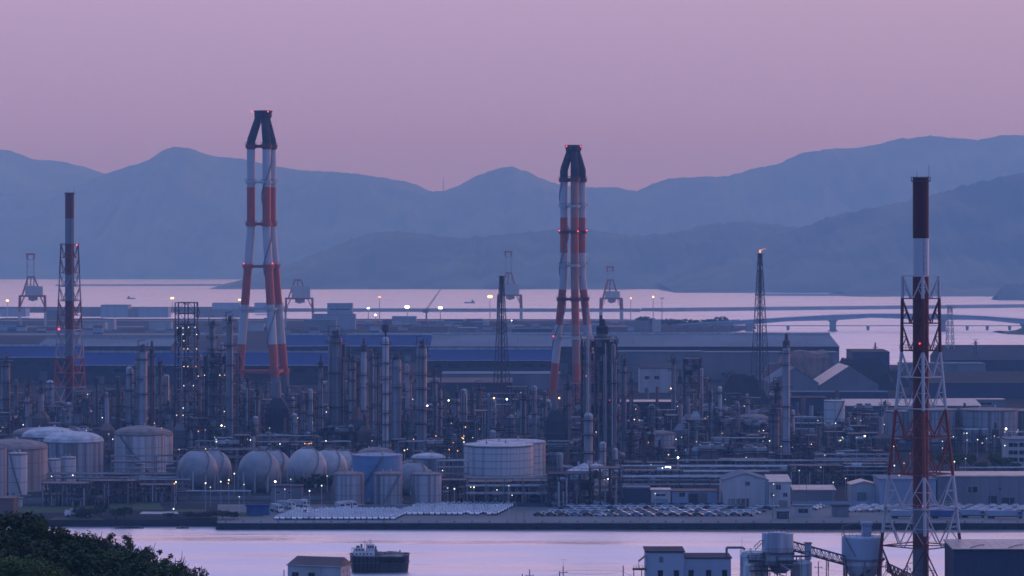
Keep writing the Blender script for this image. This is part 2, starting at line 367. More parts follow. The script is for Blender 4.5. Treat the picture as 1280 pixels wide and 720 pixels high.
# near shore: the hill we stand on and the yard below it
b = MB(); xs = [-330 + 11 * i for i in range(61)]; ys = [-60 + 13 * i for i in range(50)]
def near_z(x, y):
    z = 86 - .165 * y
    z += 17 * math.exp(-((x + 60) / 34) ** 2 - ((y - 325) / 75) ** 2) + 8 * math.exp(-((x + 130) / 60) ** 2 - ((y - 300) / 120) ** 2)
    z += 2.0 * noise.noise((x * .03, y * .03, 2))
    if y > 470: z = z * max(0, (545 - y) / 75)
    return max(-.6, z)
for y in ys:
    for x in xs: b.v.append((x, y, near_z(x, y)))
for j in range(len(ys) - 1):
    for i in range(len(xs) - 1):
        o = j * len(xs) + i; b.face((o, o + 1, o + 1 + len(xs), o + len(xs)), True)
structure(b.build('hillside', 'soil'))
poly_land('near_shore', [(-330, 480), (330, 480), (330, 812), (-330, 812)], 'apron', 'quay_face', 0)

for (a, c, y0, y1, m) in ((-60, 300, 419, 416.5, 'apron'), (-60, 180, 409, 407.5, 'apron'), (440, 800, 417.5, 416.2, 'apron'), (-60, 820, 401, 400, 'apron')):
    sheet('port_pavement', [G(a, y0), G(c, y0), G(c, y1), G(a, y1)], .01, m)
# ------------------------------------------------------------------ chimneys
def three_leg_chimney(label, d, cx, ytop, ybend, ydark, bands, tops, splay, r_px, beams, lamps, ysplay, yleg=500, stair=0, mid_mat=None):
    """three flues standing apart, splayed at the foot, joined in one black cap. tops: flue offsets (px) (x, depth m); splay: extra offset at ground"""
    s = S(d); X0 = PX(cx, d); t = thing('chimney', label, 'chimney', (X0, d, 0), 0, 'red and white chimneys of the refinery')
    zt, zb, zd, zs = PZ(ytop, d), PZ(ybend, d), PZ(ydark, d), PZ(ysplay, d); r = r_px / s
    def axis(i, z):
        x, y = tops[i][0] / s, tops[i][1]
        if z < zs: k = (zs - z) / zs; x += splay[i][0] / s * k; y += splay[i][1] * k
        return x, y
    for i in range(3):
        zz = [0.0] + sorted(PZ(y, d) for y, m in bands[1:]) + [zd]
        zz = [z for z in zz if z >= 0]
        lv = sorted(set(zz + [zs]))
        b = MB(); slot = {}; mats = []
        def slot_at(z):
            m = 'soot'
            for y, mm in bands:
                if z < PZ(y, d) - .01: m = mm
            if mid_mat and i == 1 and m == 'band_white': m = mid_mat
            if m not in slot: slot[m] = len(mats); mats.append(m)
            return slot[m]
        for z0, z1 in zip(lv, lv[1:]):
            b.k = slot_at((z0 + z1) / 2); p = axis(i, z0); q = axis(i, z1); b.bar((*p, z0), (*q, z1), r, 14, smooth=True)
        b.build('flue', mats, t)
        # bent top of the flue, leaning in to the common mouth
        b = MB(); x, y = axis(i, zd); cxm = sum(q[0] for q in tops) / 3 / s
        b.bar((x, y, zd), (x, y, zb), r * 1.02, 14, smooth=True); zc = zt - (zt - zb) * .28
        qx = cxm + (x - cxm) * .42; qy = y * .42
        b.bar((x, y, zb - .3), (qx, qy, zc), r * 1.02, 14, r2=r * .88, smooth=True); b.bar((qx, qy, zc - .2), (qx, qy, zt), r * .88, 14, smooth=True)
        b.build('flue_top', 'soot', t)
    cxm = sum(q[0] for q in tops) / 3 / s
    b = MB(); b.lathe([(2.0 * r, zt - (zt - zb) * .22), (2.05 * r, zt - .6), (2.2 * r, zt - .5), (2.2 * r, zt + .3), (1.9 * r, zt + .3), (1.9 * r, zt - .8)], cxm, 0, 20); b.build('cap', 'soot', t)
    for y, m, th in beams:
        z = PZ(y, d); P = [Vector((*axis(i, z), z)) for i in range(3)]; b = MB()
        for i in range(3):
            b.bar(P[i], P[(i + 1) % 3], th / s / 2, 4)
            b.lathe([(r * 1.3, z - th / s / 2), (r * 1.3, z + th / s / 2)], P[i].x, P[i].y, 14)
        b.build('brace_ring', m, t)
        for i in range(3):
            b = MB()
            for k in range(10):
                a0 = 2 * PI * k / 10; a1 = 2 * PI * (k + 1) / 10; rr = r * 1.45
                for h in (1.0,): b.bar((P[i].x + rr * math.cos(a0), P[i].y + rr * math.sin(a0), z + th / s / 2 + h), (P[i].x + rr * math.cos(a1), P[i].y + rr * math.sin(a1), z + th / s / 2 + h), .09)
                b.bar((P[i].x + rr * math.cos(a0), P[i].y + rr * math.sin(a0), z), (P[i].x + rr * math.cos(a0), P[i].y + rr * math.sin(a0), z + th / s / 2 + 1), .07)
            b.build('railing', 'steel_dark', t)
    # stair winding up one flue
    b = MB(); pts = []; z = 16.0; ph = 0
    while z < zd - 3:
        x, y = axis(stair, z); rr = r * 1.16; pts.append((x + rr * math.cos(ph), y + rr * math.sin(ph), z)); z += 1.5; ph += .20
    for a, c in zip(pts, pts[1:]): b.bar(a, c, .42)
    b.build('stair', 'steel_mid', t)
    for i, y, dx in lamps:
        z = PZ(y, d); x, yy = axis(i, z); lamp(t, (x + dx / s, -2.4 * r if y < 200 else yy - r * 1.5, z + .4), 'lamp_red', .42)
    b = MB()
    for i in range(3):
        x, y = axis(i, 0); b.box(x - r * 1.5, y - r * 1.5, 0, x + r * 1.5, y + r * 1.5, 3)
    b.build('foundation', 'concrete', t)
    return t
three_leg_chimney('tallest chimney, three red and white flues joined in a black cap, left of centre', 1880, 326, 139, 176, 182,
    [(182, 'dark_red'), (187, 'band_white'), (234, 'red_paint'), (283, 'band_white'), (331, 'red_paint'), (381, 'band_white'), (430, 'red_paint'), (471, 'wall_grey')],
    [(-12, -1.5), (8, -4.5), (13, 5.5)], [(-17, -3), (13, -9), (17, 10)], 5.3,
    [(183, 'dark_red', 5), (228, 'band_white', 3), (280, 'red_paint', 5), (333, 'red_paint', 5), (386, 'band_white', 3), (464, 'red_paint', 5)],
    [(0, 141, 2.4), (2, 141, -2.8), (0, 330, -5), (1, 330, 6)], 288, stair=1)
three_leg_chimney('second three-flue red and white chimney with black cap, right of centre', 1840, 717, 182, 212, 222,
    [(222, 'dark_red'), (227, 'band_white'), (272, 'red_paint'), (316, 'band_white'), (362, 'red_paint'), (406, 'band_white'), (454, 'red_paint')],
    [(-12, 1.0), (1, -5), (10.5, 4.5)], [(-16, 2), (3, -10), (18, 9)], 4.9,
    [(225, 'dark_red', 5), (258, 'band_white', 3), (290, 'dark_red', 4), (332, 'band_white', 3.5), (374, 'dark_red', 4.5), (422, 'band_white', 4)],
    [(0, 184, 3), (2, 184, -2), (0, 289, -6), (2, 289, 6), (0, 421, -6), (1, 290, 4)], 345, stair=0, mid_mat='faded_red')

def lattice_chimney(label, d, cx, ytop, flue_r, flue_bands, lat, levels, lat_bands, lamps, rot, leg_r, brace_r, rings_mat, decks, top_rail=True, kb=True, base_z=0):
    """flue in a four-legged lattice. lat: [(row, half diagonal px)] from top to foot; levels: rows of the ring beams"""
    s = S(d); t = thing('chimney', label, 'chimney', (PX(cx, d), d, base_z), 0, 'red and white chimneys of the refinery')
    zt = PZ(ytop, d); r = flue_r
    def bandmat(z, bands):
        m = bands[0][1]
        for y, mm in bands:
            if z < PZ(y, d): m = mm
        return m
    lv = sorted(set([0.0, zt] + [PZ(y, d) for y, m in flue_bands[1:] if PZ(y, d) > 0]))
    b = MB(); mats = []
    for z0, z1 in zip(lv, lv[1:]):
        m = bandmat((z0 + z1) / 2, flue_bands)
        if m not in mats: mats.append(m)
        b.k = mats.index(m); b.lathe([(r, z0), (r, z1)], 0, 0, 20, cap=False)
    b.lathe([(r, zt), (r * .85, zt), (r * .85, zt - 3)], 0, 0, 20, cap=True)
    b.build('flue', mats, t)
    b = MB(); b.lathe([(r * 1.01, zt - 1.0), (r * 1.22, zt - 1.0), (r * 1.22, zt - .75), (r * 1.01, zt - .75)], 0, 0, 20, cap=False)
    for k in range(12):
        a0, a1 = 2 * PI * k / 12, 2 * PI * (k + 1) / 12; rr = r * 1.2
        b.bar((rr * math.cos(a0), rr * math.sin(a0), zt - 1), (rr * math.cos(a0), rr * math.sin(a0), zt + .2), .06); b.bar((rr * math.cos(a0), rr * math.sin(a0), zt + .1), (rr * math.cos(a1), rr * math.sin(a1), zt + .1), .06)
    b.build('top_platform', 'steel_dark', t)
    if top_rail:
        b = MB(); b.bar((r, 0, zt), (r, 0, zt + 3.2), .06); b.bar((-r * .5, 0, zt), (-r * .5, 0, zt + 1.5), .05); b.build('lightning_rod', 'steel_dark', t)
    b = MB()
    for sx in (-.3, .3): b.bar((r * 1.03 * math.sin(.35) + sx, -r * 1.05, 0), (r * 1.03 * math.sin(.35) + sx, -r * 1.05, zt - 1), .05)
    z = 1
    while z < zt - 1: b.bar((r * .35 - .3, -r * 1.05, z), (r * .35 + .3, -r * 1.05, z), .04); z += 1.6
    b.build('ladder', 'steel_dark', t)
    def half(z):
        L_ = [(PZ(y, d), h / s) for y, h in lat]
        if z >= L_[0][0]: return L_[0][1]
        for (za, ha), (zb, hb) in zip(L_, L_[1:]):
            if zb <= z <= za: return ha + (hb - ha) * (za - z) / (za - zb)
        return L_[-1][1]
    def leg(i, z): a = rot + i * PI / 2; h = half(z); return Vector((h * math.cos(a), h * math.sin(a), z))
    zl = [PZ(y, d) for y in levels]; zl = [z for z in zl if z > 0] + [0.0]
    for i in range(4):
        b = MB(); mats = []
        cuts = sorted(set(zl + [PZ(y, d) for y, m in lat_bands[1:] if 0 < PZ(y, d) < zl[0]]))
        for z0, z1 in zip(cuts, cuts[1:]):
            m = bandmat((z0 + z1) / 2, lat_bands)
            if m not in mats: mats.append(m)
            b.k = mats.index(m); b.bar(leg(i, z0), leg(i, z1), leg_r, 8)
        b.build('leg', mats, t)
    for k, z in enumerate(zl[:-1]):
        b = MB()
        for i in range(4):
            b.bar(leg(i, z), leg((i + 1) % 4, z), brace_r * 1.1)
            b.bar(leg(i, z), (leg(i, z).x * r / max(.1, half(z)), leg(i, z).y * r / max(.1, half(z)), z), brace_r)
        b.build('ring_beam', bandmat(z - .1, lat_bands), t)
        z1 = zl[k + 1]; zm = z1
        for i in range(4):
            mid = (leg(i, zm) + leg((i + 1) % 4, zm)) / 2
            q = leg(i, z); q2 = leg((i + 1) % 4, z)
            m = bandmat((z + z1) / 2, lat_bands)
            for a in (q, q2):
                b = MB(); e = (a - mid) * .06; b.bar(a, mid + Vector((e.x, e.y, 0)), brace_r)
                if kb:
                    ac = (a + mid) / 2; lg = leg(i if a is q else (i + 1) % 4, ac.z); b.bar(ac, lg, brace_r * .6)
                    lg2 = leg(i if a is q else (i + 1) % 4, (ac.z + z1) / 2); b.bar(ac, leg(i if a is q else (i + 1) % 4, z1 + (ac.z - z1) * .1), brace_r * .45)
                b.build('brace', m, t)
    for y in decks:
        z = PZ(y, d); h = half(z) * 1.12; b = MB(); P = [Vector((h * math.cos(rot + i * PI / 2), h * math.sin(rot + i * PI / 2), z)) for i in range(4)]
        for i in range(4):
            a, c = P[i], P[(i + 1) % 4]; ai, ci = a * .8, c * .8; ai.z = ci.z = z
            b.quad(a, c, ci, ai); b.quad(ai + Vector((0, 0, -.15)), ci + Vector((0, 0, -.15)), c + Vector((0, 0, -.15)), a + Vector((0, 0, -.15)))
            for hh in (.55, 1.15): b.bar(a + Vector((0, 0, hh)), c + Vector((0, 0, hh)), .045)
            for k in range(6): p = a.lerp(c, k / 6); b.bar(p, p + Vector((0, 0, 1.15)), .05)
        b.build('platform', bandmat(z, lat_bands), t)
    for x, y, dy, lr in lamps: lamp(t, (x / s, dy, PZ(y, d)), 'lamp_red', lr)
    b = MB()
    for i in range(4): p = leg(i, 0); b.box(p.x - 1.2, p.y - 1.2, -.02, p.x + 1.2, p.y + 1.2, 1)
    b.box(-r * 1.3, -r * 1.3, -.02, r * 1.3, r * 1.3, .8); b.build('foundation', 'concrete', t)
    return t
lattice_chimney('dark red chimney in a red and white lattice tower at the left', 1690, 87, 241, 2.65,
    [(0, 'dark_red'), (273, 'wall_grey'), (305, 'dark_red'), (343, 'wall_grey'), (376, 'dark_red'), (412, 'wall_grey'), (445, 'dark_red')],
    [(305, 11), (375, 14), (445, 17.5), (520, 22)], [305, 322, 341, 358, 376, 394, 412, 430, 448, 466, 484, 502],
    [(0, 'mid_red'), (343, 'lagging'), (376, 'mid_red'), (412, 'lagging'), (447, 'red_paint'), (482, 'lagging')],
    [(-11, 411, -7, .7), (11, 306, -6, .5)], rad(22), .42, .27, 'red_paint', [307, 376, 447], kb=False)
FG = 720
lattice_chimney('tall foreground chimney in a red and white lattice tower at the right', FG, 1151, 222, 2.02,
    [(0, 'maroon'), (298, 'band_white'), (345, 'dark_red'), (500, 'dark_red'), (636, 'wall_grey'), (666, 'dark_red'), (684, 'steel_mid')],
    [(345, 22.5), (440, 24), (512, 31), (594, 40), (690, 50), (790, 60)], [345, 373, 404, 438, 471, 510, 546, 592, 634, 682, 735],
    [(0, 'band_white'), (373, 'dark_red'), (440, 'band_white'), (512, 'mid_red'), (594, 'band_white'), (666, 'dark_red')],
    [(-3, 429, -2.6, .24), (-3, 629, -8.6, .22)], rad(-92), .42, .17, 'dark_red', [437, 634], base_z=0)
# dark flare mast (slender open tower) and flare derrick with its flame
def derrick(label, d, cx, ytop, ybase_half, top_half, pipe_r, m, flame=False, nlev=9, pipe_over=0):
    s = S(d); h = PZ(ytop, d); t = thing('flare_derrick', label, 'flare tower', (PX(cx, d), d, 0), rad(20))
    hl = h - pipe_over
    def leg(i, z): k = z / hl; hh = ybase_half / s * (1 - k) + top_half / s * k; a = PI / 4 + i * PI / 2; return Vector((hh * 1.41 * math.cos(a), hh * 1.41 * math.sin(a), z))
    for i in range(4): MB().bar(leg(i, 0), leg(i, hl), .24, 5).build('leg', m, t)
    zz = [0]; 
    for k in range(nlev): zz.append(zz[-1] + (hl - zz[-1]) * (.20 if k < nlev - 1 else 1))
    for z0, z1 in zip(zz, zz[1:]):
        b = MB()
        for i in range(4):
            j = (i + 1) % 4; b.bar(leg(i, z1), leg(j, z1), .16); b.bar(leg(i, z0), leg(j, z1), .13); b.bar(leg(j, z0), leg(i, z1), .13)
        b.build('bracing', m, t)
    b = MB(); b.cyl(0, 0, 0, h, pipe_r, 10); b.lathe([(pipe_r * 1.5, h - 3), (pipe_r * 1.6, h + .2)], 0, 0, 10); b.build('flare_pipe', m, t)
    b = MB()
    for z in (hl * .55, hl * .8, hl - .5): b.box(-2.2, -2.2, z, 2.2, 2.2, z + .25)
    b.build('platform', m, t)
    if flame:
        b = MB(); b.k = 0
        pr = [(.25, h + .4), (.6, h + 1.1), (.5, h + 2.0), (.15, h + 2.8)]
        b.lathe(pr, 0, 0, 8)
        b.build('flame', ['flame_core'], t)
        b = MB()
        for k, (x, z, r) in enumerate(((.6, 2.0, .6), (1.6, 2.7, .55), (2.8, 3.0, .45), (3.9, 3.2, .3), (4.8, 3.7, .2))): b.sphere(x, 0, h + z, r, 8, 6, .7)
        b.build('flame', ['flame'], t)
    return t
derrick('slender dark lattice mast between the two tall chimneys', 1880, 627, 345, 9, 1.9, .6, 'mast_brown', nlev=12)
derrick('dark flare derrick with a small orange flame at its tip', 1900, 950, 317, 10, 1.8, .6, 'mast_brown', True, nlev=11)
# ------------------------------------------------------------------ storage tanks and spheres
def tank(label, x0, x1, yrim, yroof, ybase, wall='tank_white', roof='dome_white', shape='dome', n=40, stair=True, ribs=0, group=None, rings=3, rim='steel_mid', name='storage_tank'):
    d0 = gd(ybase); dc = d0
    for _ in range(4): r = (x1 - x0) / 2 * dc / F; dc = d0 + r
    h = PZ(yrim, dc); hr = max(.6, PZ(yroof, dc) - h)
    t = thing(name, label, 'tank', (PX((x0 + x1) / 2, dc), dc, 0), 0, group)
    b = MB(); b.lathe([(r, 0), (r, h)], 0, 0, n); b.build('shell', wall, t)
    b = MB()
    if shape == 'dome': b.lathe([(r * 1.012 * math.cos(a), h + .02 + hr * math.sin(a)) for a in [PI / 2 * k / 7 for k in range(7)]] + [(.001, h + hr)], 0, 0, n)
    elif shape == 'cone': b.lathe([(r * 1.012, h + .02), (r * .5, h + hr * .5), (.001, h + hr)], 0, 0, n)
    else: b.lathe([(r * 1.004, h + .02), (r * 1.004, h + .35), (r * .98, h + .36), (.001, h + .36 + hr * .2)], 0, 0, n)
    b.build('roof', roof, t)
    b = MB(); b.lathe([(r * 1.004, h - .5), (r * 1.02, h - .45), (r * 1.02, h - .1), (r * 1.004, h - .05)], 0, 0, n, cap=False); b.build('top_rim', rim, t)
    for k in range(1, rings): z = h * k / rings; b = MB(); b.lathe([(r * 1.001, z - .1), (r * 1.006, z - .08), (r * 1.006, z + .08), (r * 1.001, z + .1)], 0, 0, n, cap=False); b.build('wind_girder', rim, t)
    m = max(14, int(r * 2)); b = MB()
    for k in range(m):
        a0, a1 = 2 * PI * k / m, 2 * PI * (k + 1) / m; rr = r * .995
        p = (rr * math.cos(a0), rr * math.sin(a0)); q = (rr * math.cos(a1), rr * math.sin(a1))
        b.bar((*p, h), (*p, h + 1.1), .05); b.bar((*p, h + 1.1), (*q, h + 1.1), .05)
    b.build('railing', 'steel_mid', t)
    if stair:
        a_ = rad(R.choice([215, 235, 250, 300])); b = MB(); N_ = 22; sg = R.choice([-1, 1])
        pts = [((r + .55) * math.cos(a_ + sg * 1.25 * k / N_), (r + .55) * math.sin(a_ + sg * 1.25 * k / N_), h * k / N_) for k in range(N_ + 1)]
        for p, q in zip(pts, pts[1:]): b.bar(p, q, .3); b.bar((p[0], p[1], p[2] + 1.1), (q[0], q[1], q[2] + 1.1), .06)
        b.build('stair', 'steel_mid', t)
    if ribs:
        b = MB()
        for k in range(ribs):
            a = 2 * PI * k / ribs; b.bar((r * 1.008 * math.cos(a), r * 1.008 * math.sin(a), 0), (r * 1.008 * math.cos(a), r * 1.008 * math.sin(a), h - .5), .22)
        b.build('stiffener', wall, t)
    b = MB(); b.cyl(r * .2, -r * .1, h + hr * .85, h + hr + .9, .45, 8); b.cyl(-r * .35, -r * .2, h + hr * .6, h + hr * .9 + .8, .35, 8); b.build('vent', 'pale_metal', t)
    b = MB(); b.path([(r * .3, -r - .1, .8), (r * .3, -r - 2.5, .8), (r * .3 + 5, -r - 2.5, .8)], .28, 6); b.box(-r * .3 - .5, -r - .35, .3, -r * .3 + .5, -r * .9, 1.7); b.build('inlet_pipe', 'pale_metal', t)
    b = MB(); b.lathe([(r * 1.05, -.02), (r * 1.05, .35)], 0, 0, n); b.build('foundation', 'concrete', t)
    return t
T = tank
T('large rusty domed tank cut by the left edge', -34, 59, 559, 549, 616, 'tank_rust', 'dome_rust')
T('slim white tank with a diagonal stair before the rusty tank at left edge', 11, 34, 567, 565, 621, 'tank_clean', 'dome_white', 'flat')
T('narrow rust-streaked tank cut by the left edge, beside the slim white tank', -16, 8, 560, 558, 624, 'tank_rust', 'dome_rust', 'flat')
T('wide pale-domed white tank with dark streaks, front of the group at left', 55, 129, 551, 539, 600, 'tank_grey', 'dome_white')
T('pale-domed tank half hidden behind the front domed tank', 28, 96, 545, 533.5, 588, 'tank_grey', 'dome_white')
T('rusty-domed tank peeking out at the back of the domed tanks', 16, 72, 542, 534, 580, 'tank_rust', 'dome_rust')
T('small white tank, left one of the pair before the domed tanks', 58, 76, 574, 572.5, 606, 'tank_clean', 'dome_white', 'flat')
T('small white tank, right one of the pair before the domed tanks', 76, 95, 572, 570.5, 605, 'tank_clean', 'dome_white', 'flat')
T('tall streaked tank with low rusty dome left of the spheres', 143, 207, 542, 532, 593, 'tank_white', 'dome_rust')
T('tall streaked tank seen behind the one left of the spheres', 160, 216, 543, 534, 582, 'tank_white', 'dome_rust', 'dome')
T('small white drum tank at the foot of the tall streaked tank', 169, 181, 580, 579, 597, 'tank_clean', 'dome_white', 'flat', stair=False)
T('big light blue tank with a flat top in the middle of tank yard', 440, 503, 569, 567.5, 628, 'tank_blue', 'tank_blue', 'flat', rim='tank_blue', rings=5)
T('rusty low-domed tank just showing behind the big blue tank', 446, 494, 568, 559, 608, 'tank_grey', 'dome_rust')
T('rust-stained grey tank in front of the blue tank, left', 417, 455, 592, 589, 633, 'tank_grey', 'dome_rust', 'dome')
T('grey tank with curved stair in front of the blue tank, right', 467, 503, 592, 589, 633, 'tank_grey', 'dome_rust', 'dome')
T('grey tank standing alone at the right of the blue tank', 515, 552, 592, 590, 633, 'tank_grey', 'dome_rust', 'dome')
T('low grey tank with a pale dome behind the tank at the blue tank right', 514, 557, 572, 566, 597, 'tank_grey', 'dome_white')
T('small grey tank with a dark rim behind the blue tank right edge', 500, 528, 581, 575, 603, 'tank_grey', 'dome_rust')
T('wide flat-topped white tank, largest in middle of tank yard', 580, 667, 556, 553, 604, 'tank_clean', 'dome_white', 'flat', rings=5, stair=False)
T('wide flat-topped white tank half hidden behind the largest one', 596, 682, 552, 549, 597, 'tank_white', 'dome_white', 'flat', rings=5, stair=False)
T('pale ribbed tank with shallow cone roof under the big steel frame', 709, 752, 588, 578.5, 628, 'tank_white', 'dome_white', 'cone', ribs=26)
T('pale ribbed tank behind the cone-roofed one under the big steel frame', 726, 764, 586, 578, 618, 'tank_white', 'dome_white', 'cone', ribs=22)
T('rusty red tank between the big steel frame and pale tank', 775, 802, 541, 539, 566, 'tank_rust', 'dome_rust', 'dome')
T('pale blue-grey tank with low dome beside the rusty red tank', 808, 843, 542, 538, 566, 'tank_white', 'dome_rust')
T('grey tank with low dome standing right of the stair frame', 921, 961, 523, 517, 548, 'tank_clean', 'dome_rust')
T('small pale tank with a railed top left of the foreground chimney', 1030, 1056, 501, 499.5, 535, 'tank_clean', 'dome_white', 'flat')
T('huge grey streaked tank right of the foreground chimney', 1200, 1272, 512, 508, 554, 'tank_grey', 'dome_rust', 'flat', rings=4)
T('huge grey tank behind the foreground chimney', 1136, 1197, 512, 508.5, 553, 'tank_grey', 'dome_rust', 'flat', rings=4)
T('huge grey tank left of and partly behind the foreground chimney', 1106, 1150, 514, 511, 550, 'tank_grey', 'dome_rust', 'flat')
T('huge streaked tank cut by the right edge', 1262, 1330, 513, 509, 552, 'tank_rust', 'dome_rust', 'flat')
def sphere_tank(label, px, yc, rpx, ybase, m):
    d = gd(ybase) + 6; s = S(d); r = rpx / s; zc = PZ(yc, d)
    t = thing('spherical_tank', label, 'tank', (PX(px, d), d, 0), 0, 'spherical gas tanks')
    MB().sphere(0, 0, zc, r, 32, 20).build('sphere', m, t)
    for k in range(10):
        a = 2 * PI * (k + .3) / 10; x, y = r * .97 * math.cos(a), r * .97 * math.sin(a)
        MB().bar((x, y, 0), (x, y, zc + .3), .42, 8).build('leg', 'pale_metal', t)
    b = MB()
    for k in range(10):
        a = 2 * PI * (k + .3) / 10; a2 = 2 * PI * (k + 1.3) / 10
        b.bar((r * .97 * math.cos(a), r * .97 * math.sin(a), .5), (r * .97 * math.cos(a2), r * .97 * math.sin(a2), zc - r * .35), .09)
        b.bar((r * .97 * math.cos(a2), r * .97 * math.sin(a2), .5), (r * .97 * math.cos(a), r * .97 * math.sin(a), zc - r * .35), .09)
    b.build('bracing', 'steel_mid', t)
    b = MB(); b.lathe([(2.2, zc + r - .25), (2.2, zc + r + .1)], 0, 0, 12); b.cyl(0, 0, zc + r, zc + r + 1.5, .5, 8)
    for k in range(12): a = 2 * PI * k / 12; b.bar((2.1 * math.cos(a), 2.1 * math.sin(a), zc + r), (2.1 * math.cos(a), 2.1 * math.sin(a), zc + r + 1.2), .05)
    b.build('top_platform', 'steel_mid', t)
    b = MB(); N_ = 18
    pts = [((r + .4) * math.sin(PI * .97 * (1 - k / N_) * .62) * math.cos(-1.2 + k * .05), (r + .4) * math.sin(PI * .97 * (1 - k / N_) * .62) * math.sin(-1.2 + k * .05), zc + (r + .4) * math.cos(PI * .97 * (1 - k / N_) * .62)) for k in range(N_ + 1)]
    b.path(pts, .25); p = pts[0]; b.bar(p, (p[0] + 1, p[1] - 1, 0), .25); b.build('stair', 'steel_mid', t)
    return t
sphere_tank('dark grey storage sphere, leftmost of the spheres in front', 247, 588, 25.5, 614, 'sphere_grey')
sphere_tank('dark grey storage sphere behind the leftmost front sphere', 266, 586, 23.5, 603, 'sphere_grey')
sphere_tank('dark grey storage sphere in front, second from the left', 324, 589, 26.5, 615, 'sphere_grey')
sphere_tank('dark grey storage sphere behind the second front sphere', 341, 586, 24, 604, 'sphere_grey')
sphere_tank('pale storage sphere with a dark stair down its front', 384, 584, 24.5, 609, 'sphere_pale')
sphere_tank('pale storage sphere behind and right of the one with a stair', 411, 585, 23.5, 600, 'sphere_pale')
sphere_tank('pale sphere just behind the blue tank left edge', 428, 585, 22.5, 594, 'sphere_pale')
sphere_tank('grey sphere behind the grey tank right of blue tank', 517, 600, 23, 619, 'sphere_grey')
# ------------------------------------------------------------------ process units
ZONES = [(20, 'behind the rusty tank at left'), (60, 'left of the left lattice chimney foot'), (105, 'right of the left lattice chimney foot'), (148, 'behind the tall streaked tank'), (190, 'left of the tall open steel frame'),
         (231, 'at the tall open steel frame'), (265, 'behind the leftmost spheres'), (300, 'below the tallest chimney, left side'), (345, 'below the tallest chimney, right side'), (385, 'behind the pale sphere'),
         (420, 'beside the broad dark-topped column'), (455, 'behind the big blue tank'), (485, 'beside the ball-topped column'), (520, 'near the steam vent'), (560, 'left of the three short columns'), (600, 'behind the widest white tank'),
         (640, 'at the slender dark mast foot'), (682, 'below the second tall chimney, left side'), (716, 'below the second tall chimney'), (750, 'before the big dark steel frame'), (790, 'right of the big dark steel frame'), (830, 'behind the brightly lit pipeway'),
         (868, 'beside the louvred stair frame'), (910, 'behind the white gabled warehouse'), (950, 'at the flare derrick foot'), (990, 'beside the pale column near the flare'), (1030, 'near the small railed tank'), (1070, 'behind the small gabled shed'),
         (1115, 'left of the foreground chimney'), (1155, 'behind the foreground chimney'), (1195, 'right of the foreground chimney'), (1240, 'before the huge grey tanks'), (1290, 'at the right edge')]
def zone(px): return min(ZONES, key=lambda z: abs(z[0] - px))[1]
_mesh = {}
def shared(key, make):
    if key not in _mesh: _mesh[key] = make()
    return _mesh[key]
def deck_mb(w, dp, z, b=None, th=.3, rail=True):
    b = b or MB(); b.box(-w / 2, -dp / 2, z, w / 2, dp / 2, z + th)
    if rail:
        for (a, c) in (((-w / 2, -dp / 2), (w / 2, -dp / 2)), ((w / 2, -dp / 2), (w / 2, dp / 2)), ((w / 2, dp / 2), (-w / 2, dp / 2)), ((-w / 2, dp / 2), (-w / 2, -dp / 2))):
            b.bar((*a, z + th + 1), (*c, z + th + 1), .07)
            n = max(2, int((Vector(a) - Vector(c)).length / 3))
            for k in range(n): p = Vector(a).lerp(Vector(c), k / n); b.bar((p.x, p.y, z + th), (p.x, p.y, z + th + 1), .06)
    return b
